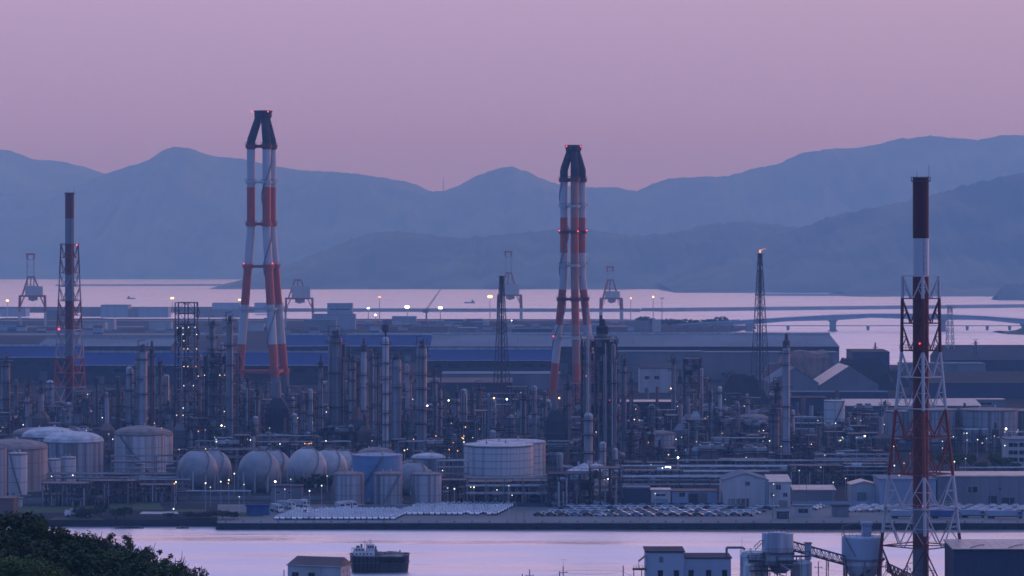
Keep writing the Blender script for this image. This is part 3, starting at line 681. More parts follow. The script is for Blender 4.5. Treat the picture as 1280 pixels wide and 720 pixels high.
def column(px, wpx, ytop, ybase, m='lagging', label=None, plats=4, cap=None, pipes=2, lamps=0, group='process columns of the refinery', rings=True, capm='steel_dark', name='process_column'):
    d = gd(ybase); s = S(d); h = (ybase - ytop) / s; r = wpx / 2 / s
    t = thing(name, label, 'column', (PX(px, d), d, 0), R.uniform(-.5, .5), group)
    b = MB(); z0 = min(3.5, h * .08); prof = [(r * 1.04, 0), (r * 1.04, z0), (r, z0), (r, h - r * .6), (r * .75, h - r * .22), (r * .35, h), (.01, h)]
    if rings and h > 20:
        zs = [z0 + (h - r * .6 - z0) * k / 5 for k in range(1, 5)]; prof = prof[:3]
        for z in zs: prof += [(r, z - .12), (r * 1.05, z - .1), (r * 1.05, z + .1), (r, z + .12)]
        prof += [(r, h - r * .6), (r * .75, h - r * .22), (r * .35, h), (.01, h)]
    b.lathe(prof, 0, 0, 14); b.build('shell', m, t)
    for k in range(plats):
        z = h * (k + .7 + R.uniform(-.2, .2)) / (plats + .2); b = MB(); rr = r + R.uniform(1.0, 1.8); a0 = R.uniform(0, 6.28)
        if R.random() < .45: b.lathe([(r * 1.02, z), (rr, z), (rr, z + .5), (r * 1.02, z + .5)], 0, 0, 14, cap=False)
        else:
            q = 9; arc = 3.6
            for i in range(q):
                a, c = a0 + arc * i / q, a0 + arc * (i + 1) / q
                b.quad((r * math.cos(a), r * math.sin(a), z), (r * math.cos(c), r * math.sin(c), z), (rr * math.cos(c), rr * math.sin(c), z), (rr * math.cos(a), rr * math.sin(a), z))
                b.bar((rr * math.cos(a), rr * math.sin(a), z), (rr * math.cos(c), rr * math.sin(c), z), .25)
        for i in range(12):
            a, c = 2 * PI * i / 12, 2 * PI * (i + 1) / 12
            b.bar((rr * math.cos(a), rr * math.sin(a), z + 1.1), (rr * math.cos(c), rr * math.sin(c), z + 1.1), .1); b.bar((rr * math.cos(a), rr * math.sin(a), z), (rr * math.cos(a), rr * math.sin(a), z + 1.1), .08)
        b.build('platform', 'steel_dark', t)
    for k in range(pipes):
        a = R.uniform(-2.6, -.5); x, y = (r + .45) * math.cos(a), (r + .45) * math.sin(a); zt_ = h * R.uniform(.55, .98); b = MB()
        b.path([(x, y, R.uniform(0, h * .2)), (x, y, zt_), (x * .5, y * .5, zt_ + .6)], R.uniform(.16, .3), 6); b.build('pipe', R.choice(['pale_metal', 'lagging', 'steel_mid']), t)
    b = MB(); a = R.uniform(-2.4, -.7)
    for q in (-.05, .05): b.bar(((r + .25) * math.cos(a + q), (r + .25) * math.sin(a + q), 0), ((r + .25) * math.cos(a + q), (r + .25) * math.sin(a + q), h), .06)
    b.build('ladder', 'steel_dark', t)
    if cap == 'ball':
        b = MB(); b.cyl(0, 0, h - .2, h + 2.2, .5, 8); b.lathe([(.6, h + 2), (1.7, h + 2.6), (1.9, h + 4.4), (1.5, h + 5.8), (.5, h + 6.4), (.01, h + 6.4)], 0, 0, 10); b.build('cap', capm, t)
    elif cap == 'gear':
        b = deck_mb(r * 2 + 2.5, r * 2 + 2.5, h + .3); b.bar((-r, 0, h), (-r, 0, h + 4.5), .25); b.bar((-r, 0, h + 4.5), (r * .7, 0, h + 4.8), .22); b.bar((r * .3, 0, h), (r * .3, 0, h + 3), .5, 6); b.bar((r, .5, h), (r, .5, h + 3.6), .18); b.box(-r * .4, -1, h + .6, r * .4, 1, h + 2.4); b.build('head_gear', capm, t)
    elif cap == 'dark':
        b = MB(); b.lathe([(r * 1.02, h - 3.5), (r * 1.04, h - .3), (r * .55, h + .6), (r * .4, h + 3.4), (.01, h + 3.4)], 0, 0, 12); b.build('cap', capm, t)
    for k in range(lamps): lamp(t, ((r + 1.4) * R.uniform(-.9, .9), -(r + 1.8), h * R.uniform(.1, .95)), R.choice(['lamp_dim', 'lamp_warm', 'lamp_dim', 'lamp_orange']), .15)
    return t
def frame(px0, px1, ytop, ybase, dp, nlev, label, m='steel_dark', nx=2, gear=True, lamps=(), name='steel_frame', group=None, solid_to=None, pale=.3):
    d = gd(ybase); s = S(d); wd = (px1 - px0) / s; h = (ybase - ytop) / s
    t = thing(name, label, 'steel frame', (PX((px0 + px1) / 2, d), d + dp / 2, 0), 0, group)
    xs_ = [-wd / 2 + wd * i / nx for i in range(nx + 1)]
    for x in xs_:
        for y in (-dp / 2, dp / 2): MB().box(x - .28, y - .28, 0, x + .28, y + .28, h).build('post', m, t)
    for k in range(1, nlev + 1):
        z = h * k / nlev; b = MB()
        if solid_to is None or z <= solid_to * h: deck_mb(wd + .8, dp + .8, z - .35, b, rail=True).build('deck', m, t)
        else:
            for y in (-dp / 2, dp / 2): b.bar((-wd / 2, y, z - .2), (wd / 2, y, z - .2), .3)
            for x in xs_: b.bar((x, -dp / 2, z - .2), (x, dp / 2, z - .2), .25)
            b.build('beam', m, t)
        b = MB(); z0 = h * (k - 1) / nlev
        for i in range(nx):
            a, c = xs_[i], xs_[i + 1]
            for y in (-dp / 2, dp / 2):
                if (i + k) % 2: b.bar((a, y, z0), (c, y, z), .14)
                else: b.bar((c, y, z0), (a, y, z), .14)
        for x in (xs_[0], xs_[-1]): b.bar((x, -dp / 2, z0), (x, dp / 2, z), .14)
        b.build('bracing', m, t)
    if gear:
        for k in range(max(4, int(wd * nlev / 5))):
            lv = R.randrange(0, nlev); z0 = h * lv / nlev
            if solid_to and z0 > solid_to * h: continue
            x = R.uniform(-wd * .4, wd * .4); y = R.uniform(-dp * .45, 0); hh = h / nlev * R.uniform(.5, .95); r = min(R.uniform(.6, 1.8), wd * .2)
            mm = R.choice(['lagging', 'steel_mid', 'pale_metal', 'steel_dark', 'rusty_metal'])
            b = MB()
            if R.random() < .55: b.lathe([(r, z0), (r, z0 + hh), (r * .5, z0 + hh + r * .4), (.01, z0 + hh + r * .4)], x, y, 12); b.build('vessel', mm, t)
            else: b.bar((x - r * 1.6, y, z0 + r + .3), (x + r * 1.6, y, z0 + r + .3), r, 12); b.box(x - r, y - r * .6, z0, x - r * .6, y + r * .6, z0 + r); b.box(x + r * .6, y - r * .6, z0, x + r, y + r * .6, z0 + r); b.build('drum', mm, t)
        for k in range(max(3, int(wd / 3))):
            x = R.uniform(-wd / 2, wd / 2); MB().bar((x, -dp / 2 - .4, 0), (x, -dp / 2 - .4, h * R.uniform(.4, .98)), R.uniform(.14, .32), 6).build('pipe', R.choice(['pale_metal', 'lagging', 'steel_mid']), t)
    b = MB(); nst = nlev * 1; x = wd / 2 + 1.0
    for k in range(nst):
        z0, z1 = h * k / nst, h * (k + 1) / nst; y0, y1 = (-dp / 2, dp / 2) if k % 2 else (dp / 2, -dp / 2)
        b.bar((x, y0, z0), (x, y1, z1), .3)
    b.build('stair', m, t)
    for (px, y, mm) in lamps: lamp(t, ((px - (px0 + px1) / 2) / s, -dp / 2 - .7, (ybase - y) / s), mm, .17)
    return t
def rack(px0, px1, ytop, ybase, label, npipes=4, levels=2, m='steel_mid', group=None, dp=6, lamps=0, step=8):
    d = gd(ybase); s = S(d); wd = (px1 - px0) / s; h = (ybase - ytop) / s
    t = thing('pipe_rack', label, 'pipe rack', (PX((px0 + px1) / 2, d), d, 0), 0, group)
    n = max(2, int(wd / step)); bm = MB(); pm = []
    for i in range(n + 1):
        x = -wd / 2 + wd * i / n
        b = MB()
        for y in (-dp / 2, dp / 2): b.box(x - .2, y - .2, 0, x + .2, y + .2, h)
        for k in range(levels): z = h * (1 - k * .28); b.box(x - .15, -dp / 2, z - .45, x + .15, dp / 2, z - .1)
        b.build('trestle', m, t)
    for k in range(levels):
        z = h * (1 - k * .28)
        for j in range(npipes):
            y = -dp / 2 + dp * (j + .5) / npipes; r = R.uniform(.14, .38)
            x0 = -wd / 2 - .5 if R.random() < .7 else R.uniform(-wd / 2, 0); x1 = wd / 2 + .5 if R.random() < .7 else R.uniform(0, wd / 2)
            MB().bar((x0, y, z - .1 + r), (x1, y, z - .1 + r), r, 8).build('pipe', R.choice(['pale_metal', 'lagging', 'steel_mid', 'rusty_metal', 'pale_metal']), t)
    for k in range(lamps): lamp(t, (R.uniform(-wd / 2, wd / 2), -dp / 2 - .4, h * R.uniform(.4, .9)), R.choice(['lamp_white', 'lamp_warm']), .15)
    return t
def drums(px, ybase, label, n=3, m='lagging', ln=9, r=1.4, group=None):
    d = gd(ybase); t = thing('drum_bank', label, 'drum bank', (PX(px, d), d, 0), R.uniform(-.15, .15), group)
    for k in range(n):
        y = k * r * 2.6; z = r + 1.6
        b = MB(); b.bar((-ln / 2, y, z), (ln / 2, y, z), r, 14); b.bar((ln / 2, y, z), (ln / 2 + r * .5, y, z), r, 14, r2=r * .5); b.bar((-ln / 2, y, z), (-ln / 2 - r * .5, y, z), r, 14, r2=r * .5)
        o = b.build('drum', m, t)
        for x in (-ln * .3, ln * .3): MB().box(x - .3, y - r * .7, 0, x + .3, y + r * .7, z - r * .6).build('saddle', 'concrete', t)
    b = deck_mb(ln * .7, n * r * 2.4, r * 2 + 2.2); b.build('platform', 'steel_dark', t)
    return t
def heater(px, wpx, ytop, ybase, label, m='steel_mid', stack=None, group=None):
    d = gd(ybase); s = S(d); wd = wpx / s; h = (ybase - ytop) / s
    t = thing('furnace', label, 'furnace', (PX(px, d), d, 0), R.uniform(-.1, .1), group)
    b = MB(); dp = wd * .8; z0 = h * .18; b.box(-wd / 2, -dp / 2, z0, wd / 2, dp / 2, h * .75)
    v = [(-wd / 2, -dp / 2), (wd / 2, -dp / 2), (wd / 2, dp / 2), (-wd / 2, dp / 2)]; k = .35
    for i in range(4): a, c = v[i], v[(i + 1) % 4]; b.quad((*a, h * .75), (*c, h * .75), (c[0] * k, c[1] * k, h), (a[0] * k, a[1] * k, h))
    b.build('casing', m, t)
    for x, y in v: MB().box(x * .9 - .3, y * .9 - .3, 0, x * .9 + .3, y * .9 + .3, z0).build('leg', 'steel_dark', t)
    MB().lathe([(wd * .16, h - .3), (wd * .14, h + (stack or h * .6)), (wd * .11, h + (stack or h * .6)), (wd * .11, h)], 0, 0, 14, cap=False).build('stack', R.choice(['lagging', 'rusty_metal', 'steel_mid']), t)
    b = deck_mb(wd * 1.15, dp * 1.15, h * .45); b.build('platform', 'steel_dark', t)
    b = MB()
    for i in range(5): x = -wd / 2 + wd * (i + .5) / 5; b.box(x - .12, -dp / 2 - .15, z0, x + .12, -dp / 2, h * .75)
    b.build('stiffener', 'steel_dark', t)
    return t
def fan_bank(px, wpx, ytop, ybase, label, group=None):
    d = gd(ybase); s = S(d); wd = wpx / s; h = (ybase - ytop) / s; dp = 8
    t = thing('air_cooler', label, 'air cooler', (PX(px, d), d, 0), 0, group); n = max(2, int(wd / 5))
    for i in range(n + 1):
        for y in (-dp / 2, dp / 2): x = -wd / 2 + wd * i / n; MB().bar((x, y, 0), (x, y, h - 1.5), .22).build('leg', 'steel_dark', t)
    for i in range(n):
        x = -wd / 2 + wd * (i + .5) / n; b = MB(); b.box(x - wd / n * .46, -dp / 2, h - 1.5, x + wd / n * .46, dp / 2, h); b.build('bay', R.choice(['pale_metal', 'lagging']), t)
        MB().lathe([(wd / n * .34, h), (wd / n * .38, h + .9)], x, 0, 12).build('fan_ring', 'steel_mid', t)
    deck_mb(wd + 1.5, dp + 2, h - 3).build('platform', 'steel_dark', t)
    return t
C = column
LW, LM, LO = 'lamp_white', 'lamp_warm', 'lamp_orange'
# the ones the photograph shows clearly
frame(219, 243, 378, 556, 15, 13, 'tallest open steel frame at left, bare framework at its top', nx=2, solid_to=.80, lamps=[(222, 410, LW), (229, 410, LW), (236, 409, LW), (244, 409, LW), (229, 418, LW), (230, 426, LM), (230, 436, LO), (235, 436, LM), (246, 436, LM), (246, 418, LW), (230, 458, LM), (235, 458, LM), (245, 458, LO), (230, 482, LW), (242, 482, LW), (248, 470, LW), (256, 469, LM), (221, 519, LW), (229, 519, LM), (217, 549, LW), (229, 549, LM), (241, 549, LO)])
frame(259, 296, 441, 560, 14, 9, 'dark pipework frame with two dark columns under the tallest chimney left leg', nx=3, lamps=[(275, 469, LM), (281, 469, LO), (261, 543, LO), (281, 533, LM), (291, 541, LM), (277, 531.5, LO), (284, 548, LW), (275, 548, LM), (270, 568, LW)])
C(265, 8, 408, 559, 'steel_mid', 'dark slim column with a stepped head, left of the tallest chimney', 7, 'gear')
C(287, 9, 402, 562, 'steel_mid', 'dark column with top gear close beside the tallest chimney leg', 7, 'gear')
C(7, 11, 452, 545, 'lagging', 'grey column with dark gear at the left edge', 5, 'gear')
C(20, 5, 474, 545, 'steel_mid', 'thin dark column second from the left edge', 3)
C(162, 9, 458, 548, 'pale_metal', 'pale column left of the dark-topped column by open frame', 4, None)
C(178, 12, 437, 552, 'pale_metal', 'pale column with a dark head left of the open steel frame', 5, 'gear')
C(190, 6, 434, 551, 'rusty_metal', 'thin brownish column tight against the pale dark-headed column', 5, 'dark')
C(208, 7, 468, 548, 'pale_metal', 'short pale column just left of the open steel frame', 3)
C(419, 18, 419, 548, 'lagging', 'broad pale column with dark gear overhanging its top', 6, 'gear', pipes=4)
C(430, 4, 430, 548, 'steel_dark', 'thin dark pipe column on the right of broad pale column', 3)
C(455, 8, 431, 552, 'lagging', 'pale column with a dark cap behind the big blue tank', 5, 'dark')
C(441, 7, 452, 549, 'steel_mid', 'grey column between the broad pale and dark-capped ones', 5, 'gear')
C(464, 5, 436, 556, 'rusty_metal', 'thin brown column beside the dark-capped pale column', 4)
C(482, 8, 421, 570, 'pale_metal', 'tall pale column with a dark ball on its top', 7, 'ball', pipes=2)
C(495, 13, 447, 566, 'lagging', 'stout column with dark round gear right of ball-topped column', 5, 'gear', pipes=3)
C(472, 7, 447, 566, 'steel_mid', 'dark grey column left of the ball-topped column', 5, 'gear')
C(527, 13, 432, 566, 'lagging', 'tall pale column with a ringed dark head right of the steam vent', 6, 'gear', pipes=3)
C(515, 7, 509, 566, 'steel_mid', 'squat dark vent stack giving off pale steam', 1, None, pipes=1)
C(571, 7, 489, 560, 'lagging', 'first of three short columns, dark capped, at left', 3, 'dark')
C(580, 8, 486, 562, 'pale_metal', 'ladder-ringed middle one of the three short columns', 6, None)
C(590, 5, 491, 561, 'steel_mid', 'thin right one of the three short columns', 3, 'dark')
C(611, 4, 492, 563, 'pale_metal', 'thin pale pipe column right of the three short columns', 2)
C(618, 4, 500, 556, 'pale_metal', 'short thin pale column beside the slender dark mast', 2)
F1 = frame(728, 770, 424, 582, 18, 17, 'big dark steel frame full of decks right of the second tall chimney', 'steel_dark', nx=5, lamps=[(762, 500, 'lamp_red'), (733, 470, LM), (745, 540, LW), (738, 452, LW)], pale=.2)
for px_, y0_, y1_, m_ in ((731, 426, 580, 'steel_mid'), (738, 440, 580, 'lagging'), (744, 430, 560, 'steel_dark'), (748, 452, 582, 'steel_mid'), (757, 436, 580, 'lagging'), (763, 428, 582, 'steel_dark')):
    d_ = gd(582); MB().bar(((px_ - 749) / S(d_), -9.6, PZ(y1_, d_)), ((px_ - 749) / S(d_), -9.6, PZ(y0_, d_)), .35, 8).build('pipe', m_, F1)
C(753, 15, 408, 578, 'steel_mid', 'dark fat column with a black crown inside the big steel frame', 7, 'dark', capm='soot', pipes=3)
C(751, 4, 394, 576, 'soot', 'thin black vent rising over the big steel frame', 2, None)
C(735.5, 11, 516, 600, 'pale_metal', 'bright pale column standing before the big steel frame', 4, None, pipes=1)
C(753.5, 8, 552, 604, 'pale_metal', 'short bright column right of the one before the steel frame', 2, None, pipes=1)
C(767, 5, 430, 586, 'lagging', 'thin pale column on the right edge of big steel frame', 4)
C(769, 6, 560, 598, 'pale_metal', 'small pale column at right foot of big steel frame', 1, None)
C(700, 8, 566, 604, 'pale_metal', 'small pale column left of the cone-roofed ribbed tank', 1, None)
C(735, 3, 384, 590, 'pale_metal', 'very thin pale vent pipe rising beside the second tall chimney', 1, None)
frame(856, 875, 448, 545, 10, 13, 'narrow louvred stair frame with stacked landings', nx=1, gear=True)
C(842, 6, 454, 540, 'steel_mid', 'dark thin column left of the louvred stair frame', 3, 'gear')
C(877, 4, 460, 548, 'pale_metal', 'thin pale pipe column right of the louvred stair frame', 2)
C(900, 6, 483, 548, 'pale_metal', 'slim pale column right of the louvred stair frame', 3)
C(922, 5, 502, 552, 'lagging', 'short slim column left of the flare derrick', 2)
C(983, 9, 426, 568, 'lagging', 'tall pale column with dark crown right of the flare derrick', 6, 'dark', pipes=2)
C(972, 10, 484, 566, 'steel_mid', 'dark banded column hugging the tall pale one by the flare', 8, 'gear')
C(991, 5, 512, 560, 'pale_metal', 'thin white column right of the tall pale one by flare', 2)
C(967, 14, 512, 575, 'steel_mid', 'squat dark vessel at the foot of the tall pale column', 6, 'gear')
heater(445, 34, 524, 560, 'broad boxy furnace behind the big blue tank', 'wall_dark', 6)
heater(347, 28, 497, 548, 'dark boxy furnace under the tallest chimney', 'wall_dark', 8)
heater(693, 24, 512, 566, 'dark boxy furnace under the second tall chimney', 'wall_dark', 6)
# more slim columns the photograph packs between the big ones
for px_, w_, y_, yb_, m_, lab_ in [(401, 6, 452, 552, 'lagging', 'slim grey column just left of the broad dark-topped column'), (437, 5, 443, 546, 'steel_mid', 'slim dark column right of the broad dark-topped column'), (449, 5, 447, 548, 'rusty_metal', 'slim brownish column hugging the dark-capped pale one'), (509, 5, 455, 560, 'pale_metal', 'slim pale column between ball-topped and ringed ones'), (543, 5, 468, 558, 'steel_mid', 'slim dark column right of the ringed dark-headed column'), (551, 4, 480, 556, 'lagging', 'short slim column second right of the ringed one'), (388, 6, 486, 556, 'lagging', 'slim grey column above the pale sphere, right one'), (378, 5, 489, 556, 'steel_mid', 'slim dark column above the pale sphere, left one'), (366, 5, 496, 550, 'pale_metal', 'short pale column by the tallest chimney right foot'), (396, 4, 494, 550, 'rusty_metal', 'thin brownish column right of the pair above the pale sphere'),
        (120, 6, 480, 546, 'steel_mid', 'slim dark column right of the left lattice chimney'), (133, 4, 490, 546, 'lagging', 'thin grey column second right of the left lattice chimney'), (147, 6, 470, 548, 'steel_mid', 'slim dark column above the tall streaked tank, left'), (170, 5, 452, 549, 'lagging', 'slim grey column between the pale pair by the open frame'), (200, 5, 458, 549, 'steel_mid', 'slim dark column close left of the open steel frame'), (250, 5, 443, 552, 'lagging', 'slim grey column close right of the open steel frame'), (257, 4, 452, 552, 'steel_dark', 'thin black column second right of the open steel frame'), (277, 5, 428, 556, 'lagging', 'slim grey column between the two dark ones by tallest chimney'), (310, 5, 478, 552, 'steel_mid', 'slim dark column between the tallest chimney legs, left'), (322, 6, 486, 552, 'lagging', 'slim grey column between the tallest chimney legs, right'),
        (655, 6, 492, 560, 'steel_mid', 'slim dark column right of the slender dark mast'), (668, 6, 482, 560, 'lagging', 'slim grey column left of the second tall chimney'), (681, 5, 488, 560, 'steel_mid', 'slim dark column close left of the second tall chimney'), (710, 6, 478, 566, 'steel_mid', 'slim dark column between the second chimney legs'), (780, 6, 456, 566, 'steel_mid', 'slim dark column close right of the big steel frame'), (789, 5, 473, 560, 'rusty_metal', 'thin brownish column second right of the big steel frame'), (850, 5, 470, 546, 'lagging', 'slim grey column hugging the louvred stair frame'), (888, 5, 486, 548, 'steel_mid', 'slim dark column right of the louvred stair frame'), (934, 4, 492, 546, 'pale_metal', 'thin pale column left of the flare derrick foot'), (52, 6, 484, 545, 'lagging', 'slim grey column left of the left lattice chimney'), (36, 5, 478, 546, 'steel_mid', 'slim dark column above the domed tanks at left')]:
    C(px_, w_, y_, yb_, m_, lab_, R.randrange(3, 7), R.choice(['gear', None, 'dark', None]))
# the crowd of units behind and between them
cnt = 0
for row, (yb, y0, y1, step, xlim) in enumerate([(592, 566, 584, 30, (560, 1000)), (578, 535, 566, 19, (-20, 1100)), (563, 508, 550, 17, (-20, 1290)), (548, 486, 532, 16, (-20, 1290)), (532, 474, 518, 16, (-20, 1290)), (518, 466, 505, 19, (-20, 1000))]):
    px = xlim[0]
    while px < xlim[1]:
        px += step * R.uniform(.45, 1.15); p = px
        if p > 880: yt = y1 - (y1 - y0) * R.random() * .35
        else: yt = y0 + (y1 - y0) * R.random() ** .8
        if yb == 592 and not (690 < p < 1000): continue
        k = R.random(); w_ = R.uniform(5, 10); rowname = ['frontmost row', 'front row', 'second row', 'middle row', 'fourth row', 'rearmost row'][row]; zn = zone(p); cnt += 1
        if 770 < p < 870 and yb < 560: yt = max(yt, 505)
        if p > 1000 and yt < 505: yt = 512
        tone = R.choice(['lagging', 'lagging', 'pale_metal', 'steel_mid', 'steel_mid', 'rusty_metal']); tn = {'lagging': 'grey', 'pale_metal': 'pale', 'steel_mid': 'dark grey', 'rusty_metal': 'brownish'}[tone]
        if k < .38:
            pl = R.randrange(2, 6); C(p, w_, yt, yb, tone, f'{tn} column with {["", "", "two", "three", "four", "five"][pl]} platforms, {rowname}, {zn}', pl, R.choice([None, 'gear', 'dark', None]), lamps=R.choice([0, 0, 0, 1, 1]))
        elif k < .66:
            q = R.uniform(14, 26); nl = max(2, int((yb - yt) / 9)); frame(p - q / 2, p + q / 2, yt + 4, yb, R.uniform(8, 14), nl, f'dark pipework frame of {nl} levels, {rowname}, {zn}', nx=R.choice([1, 2, 2, 3]), lamps=[(p + R.uniform(-q / 2, q / 2), R.uniform(yt + 6, yb - 6), R.choice(['lamp_dim', LM, LO, 'lamp_dim'])) for _ in range(R.choice([0, 0, 1, 2, 3]))], group='pipework frames of the refinery')
        elif k < .76: heater(p, R.uniform(12, 20), max(yt + 4, yb - 34), yb, f'boxy {tn} furnace with a stub stack, {rowname}, {zn}', R.choice(['steel_mid', 'lagging', 'rusty_metal']), R.uniform(4, 14), 'furnaces of the refinery')
        elif k < .84: fan_bank(p, R.uniform(18, 34), max(yt, yb - 28), yb, f'raised air cooler bank, {rowname}, {zn}', 'air coolers of the refinery')
        elif k < .90: drums(p, yb, f'bank of {tn} horizontal drums, {rowname}, {zn}', R.randrange(2, 4), tone, R.uniform(6, 12), R.uniform(1.1, 1.8), 'drum banks of the refinery')
        else: rack(p - 18, p + 18, max(yt, yb - 26), yb, f'pipe rack on trestles, {rowname}, {zn}', 4, R.randrange(1, 4), group='pipe racks of the refinery', lamps=R.choice([0, 0, 0, 1, 1]))
# long pipeways seen in front
rack(52, 222, 592.5, 612, 'long pipeway in front of the tank group at left', 5, 2, lamps=1)
rack(100, 236, 600, 622, 'lower pipeway with valves before the streaked tank', 4, 3, lamps=2)
rack(140, 222, 570, 598, 'pipe rack between the streaked tank and leftmost sphere', 4, 3)
rack(262, 330, 562, 596, 'pale-topped pipe rack behind the two front spheres', 3, 2)
rack(320, 392, 545, 572, 'pipe rack with pale pipes behind the pale sphere', 5, 3)
rack(215, 312, 615, 625, 'low pipe run at the foot of the front spheres', 3, 1, step=6)
rack(548, 585, 576, 606, 'pipe rack between the grey tanks and the widest white tank', 5, 3, lamps=2)
rack(584, 700, 598, 632, 'dark pipe rack under the widest white tank', 5, 3, lamps=3, step=6)
rack(772, 1108, 583.5, 602, 'longest pipeway, brightly lit, across the right of the yard', 6, 3, lamps=2, step=10)
rack(768, 960, 590, 608, 'second long pipeway in front of brightly lit one', 4, 2, step=9)
rack(890, 960, 548, 572, 'dark trestle pipe rack below the low-domed grey tank', 5, 3, step=5)
rack(1020, 1110, 568, 590, 'pipe rack behind the small gabled shed', 5, 3, lamps=1)
rack(1200, 1330, 585, 596, 'low pipeway behind the long shed at right', 4, 1)
frame(586, 640, 602, 630, 9, 2, 'dark pipework frame below the widest white tank, left half', nx=6)
frame(642, 686, 601, 631, 9, 2, 'dark pipework frame below the widest white tank, right half', nx=5)
frame(53, 108, 604, 632, 9, 2, 'dark pipework frame with vessels below the domed tanks', nx=6)
frame(112, 168, 601, 629, 9, 3, 'dark pipework frame below the tall streaked tank', nx=6)
frame(172, 216, 606, 627, 8, 2, 'dark pipework frame left of the leftmost sphere', nx=5)
frame(552, 582, 600, 628, 8, 3, 'dark pipework frame right of the lone grey tank', nx=3)
frame(780, 850, 588, 612, 9, 3, 'low pipework frame under the brightly lit pipeway', nx=7)
frame(988, 1052, 582, 606, 9, 3, 'low pipework frame behind the grey control house', nx=6)
frame(1056, 1108, 580, 602, 9, 3, 'low pipework frame behind the small gabled shed', nx=5)
frame(900, 960, 574, 596, 9, 2, 'low pipework frame behind the white gabled warehouse', nx=5)
rack(772, 906, 596, 614, 'third pipeway line above the workshops', 6, 3, step=6)
rack(848, 1110, 576, 598, 'pipeway line behind the longest lit pipeway', 6, 4, step=8)
frame(686, 738, 592, 634, 12, 4, 'dark low pipework building in front of the ribbed tanks', 'wall_dark', nx=4)
frame(738, 775, 585, 634, 10, 4, 'dark open frame right of the ribbed tanks', nx=3)
for px, yb in ((96, 632), (118, 629), (150, 627), (170, 622), (205, 620), (600, 628), (640, 630), (668, 628), (820, 600), (870, 598), (1010, 600), (1045, 596)):
    drums(px, yb, f'small drums on saddles in the yard {zone(px)}', 2, R.choice(['lagging', 'pale_metal', 'steel_mid']), 5, .8, 'small drum banks in the yard')
# ------------------------------------------------------------------ buildings
def building(label, px0, px1, ytop, ybase, dp, wall='wall_grey', roof='roof_grey', kind='flat', yridge=None, rz=0, windows=(), doors=(), name='building', cat='building', group=None, ribs=0, roofband=0, zb=0, d=None):
    d = d or gd(ybase); s = S(d); wd = (px1 - px0) / s; h = PZ(ytop, d) - zb; xc = PX((px0 + px1) / 2, d)
    t = thing(name, label, cat, (xc, d, zb), rz, group)
    MB().box(-wd / 2, 0, 0, wd / 2, dp, h).build('wall', wall, t)
    ov = .4
    if kind == 'gable_x': MB().gable(-wd / 2, 0, wd / 2, dp, h + .01, PZ(yridge, d + dp / 2) - zb, 'x', ov).build('roof', roof, t)
    elif kind == 'gable_y':
        b = MB(); zr = PZ(yridge, d) - zb; b.gable(-wd / 2, 0, wd / 2, dp, h + .01, zr, 'y', 0); b.build('gable', wall, t)
        b = MB()
        for sx in (-1, 1):
            x0 = sx * (wd / 2 + ov); b.quad((x0, -ov, h + .05), (x0, dp + ov, h + .05), (0, dp + ov, zr + .3), (0, -ov, zr + .3)); b.quad((x0, -ov, h - .25), (0, -ov, zr), (0, dp + ov, zr), (x0, dp + ov, h - .25)); b.quad((x0, -ov, h - .25), (x0, -ov, h + .05), (0, -ov, zr + .3), (0, -ov, zr))
        b.build('roof', roof, t)
    elif kind == 'shed':        # one slope rising away from the viewer
        zr = PZ(yridge, d + dp) - zb; b = MB(); b.quad((-wd / 2 - ov, -ov, h), (wd / 2 + ov, -ov, h), (wd / 2 + ov, dp, zr), (-wd / 2 - ov, dp, zr)); b.quad((-wd / 2 - ov, -ov, h - .3), (-wd / 2 - ov, dp, zr - .3), (wd / 2 + ov, dp, zr - .3), (wd / 2 + ov, -ov, h - .3)); b.quad((-wd / 2 - ov, -ov, h - .3), (wd / 2 + ov, -ov, h - .3), (wd / 2 + ov, -ov, h), (-wd / 2 - ov, -ov, h))
        for sx in (-1, 1): b.quad((sx * wd / 2, 0, h - .3), (sx * wd / 2, dp, zr - .3), (sx * wd / 2, dp, h - .3))
        b.quad((-wd / 2, dp, h - .3), (wd / 2, dp, h - .3), (wd / 2, dp, zr - .3), (-wd / 2, dp, zr - .3)); b.build('roof', roof, t)
    else:
        b = MB(); b.box(-wd / 2 - ov, -ov, h, wd / 2 + ov, dp + ov, h + .5); b.build('roof', roof, t)
    if ribs:
        b = MB(); n = ribs
        for i in range(n): x = -wd / 2 + wd * (i + .5) / n; b.box(x - .15, -.12, 0, x + .15, 0, h - .1)
        o = b.build('pilaster', wall, t)
    for (a, c, y0, y1) in windows:
        x0, x1 = (a - (px0 + px1) / 2) / s, (c - (px0 + px1) / 2) / s; z1, z0 = PZ(y0, d) - zb, PZ(y1, d) - zb
        b = MB()
        for (xa, xb, za, zb_) in ((x0 - .12, x1 + .12, z1, z1 + .12), (x0 - .18, x1 + .18, z0 - .14, z0), (x0 - .12, x0, z0, z1), (x1, x1 + .12, z0, z1), ((x0 + x1) / 2 - .05, (x0 + x1) / 2 + .05, z0, z1)): b.box(xa, -.12, za, xb, .02, zb_)
        f = b.build('window', 'wall_pale', t); b = MB(); b.box(x0, -.03, z0, x1, .02, z1); b.build('pane', 'glass_dark', f)
    for (a, c, y0, m) in doors:
        x0, x1 = (a - (px0 + px1) / 2) / s, (c - (px0 + px1) / 2) / s; z1 = PZ(y0, d) - zb
        b = MB(); b.box(x0, -.08, .02, x1, .02, z1); o = b.build('door', m, t); b = MB(); b.box(x0 - .15, -.14, .02, x0, .0, z1 + .15); b.box(x1, -.14, .02, x1 + .15, 0, z1 + .15); b.box(x0, -.14, z1, x1, 0, z1 + .15); b.build('door_frame', 'steel_mid', o)
    return t
B = building
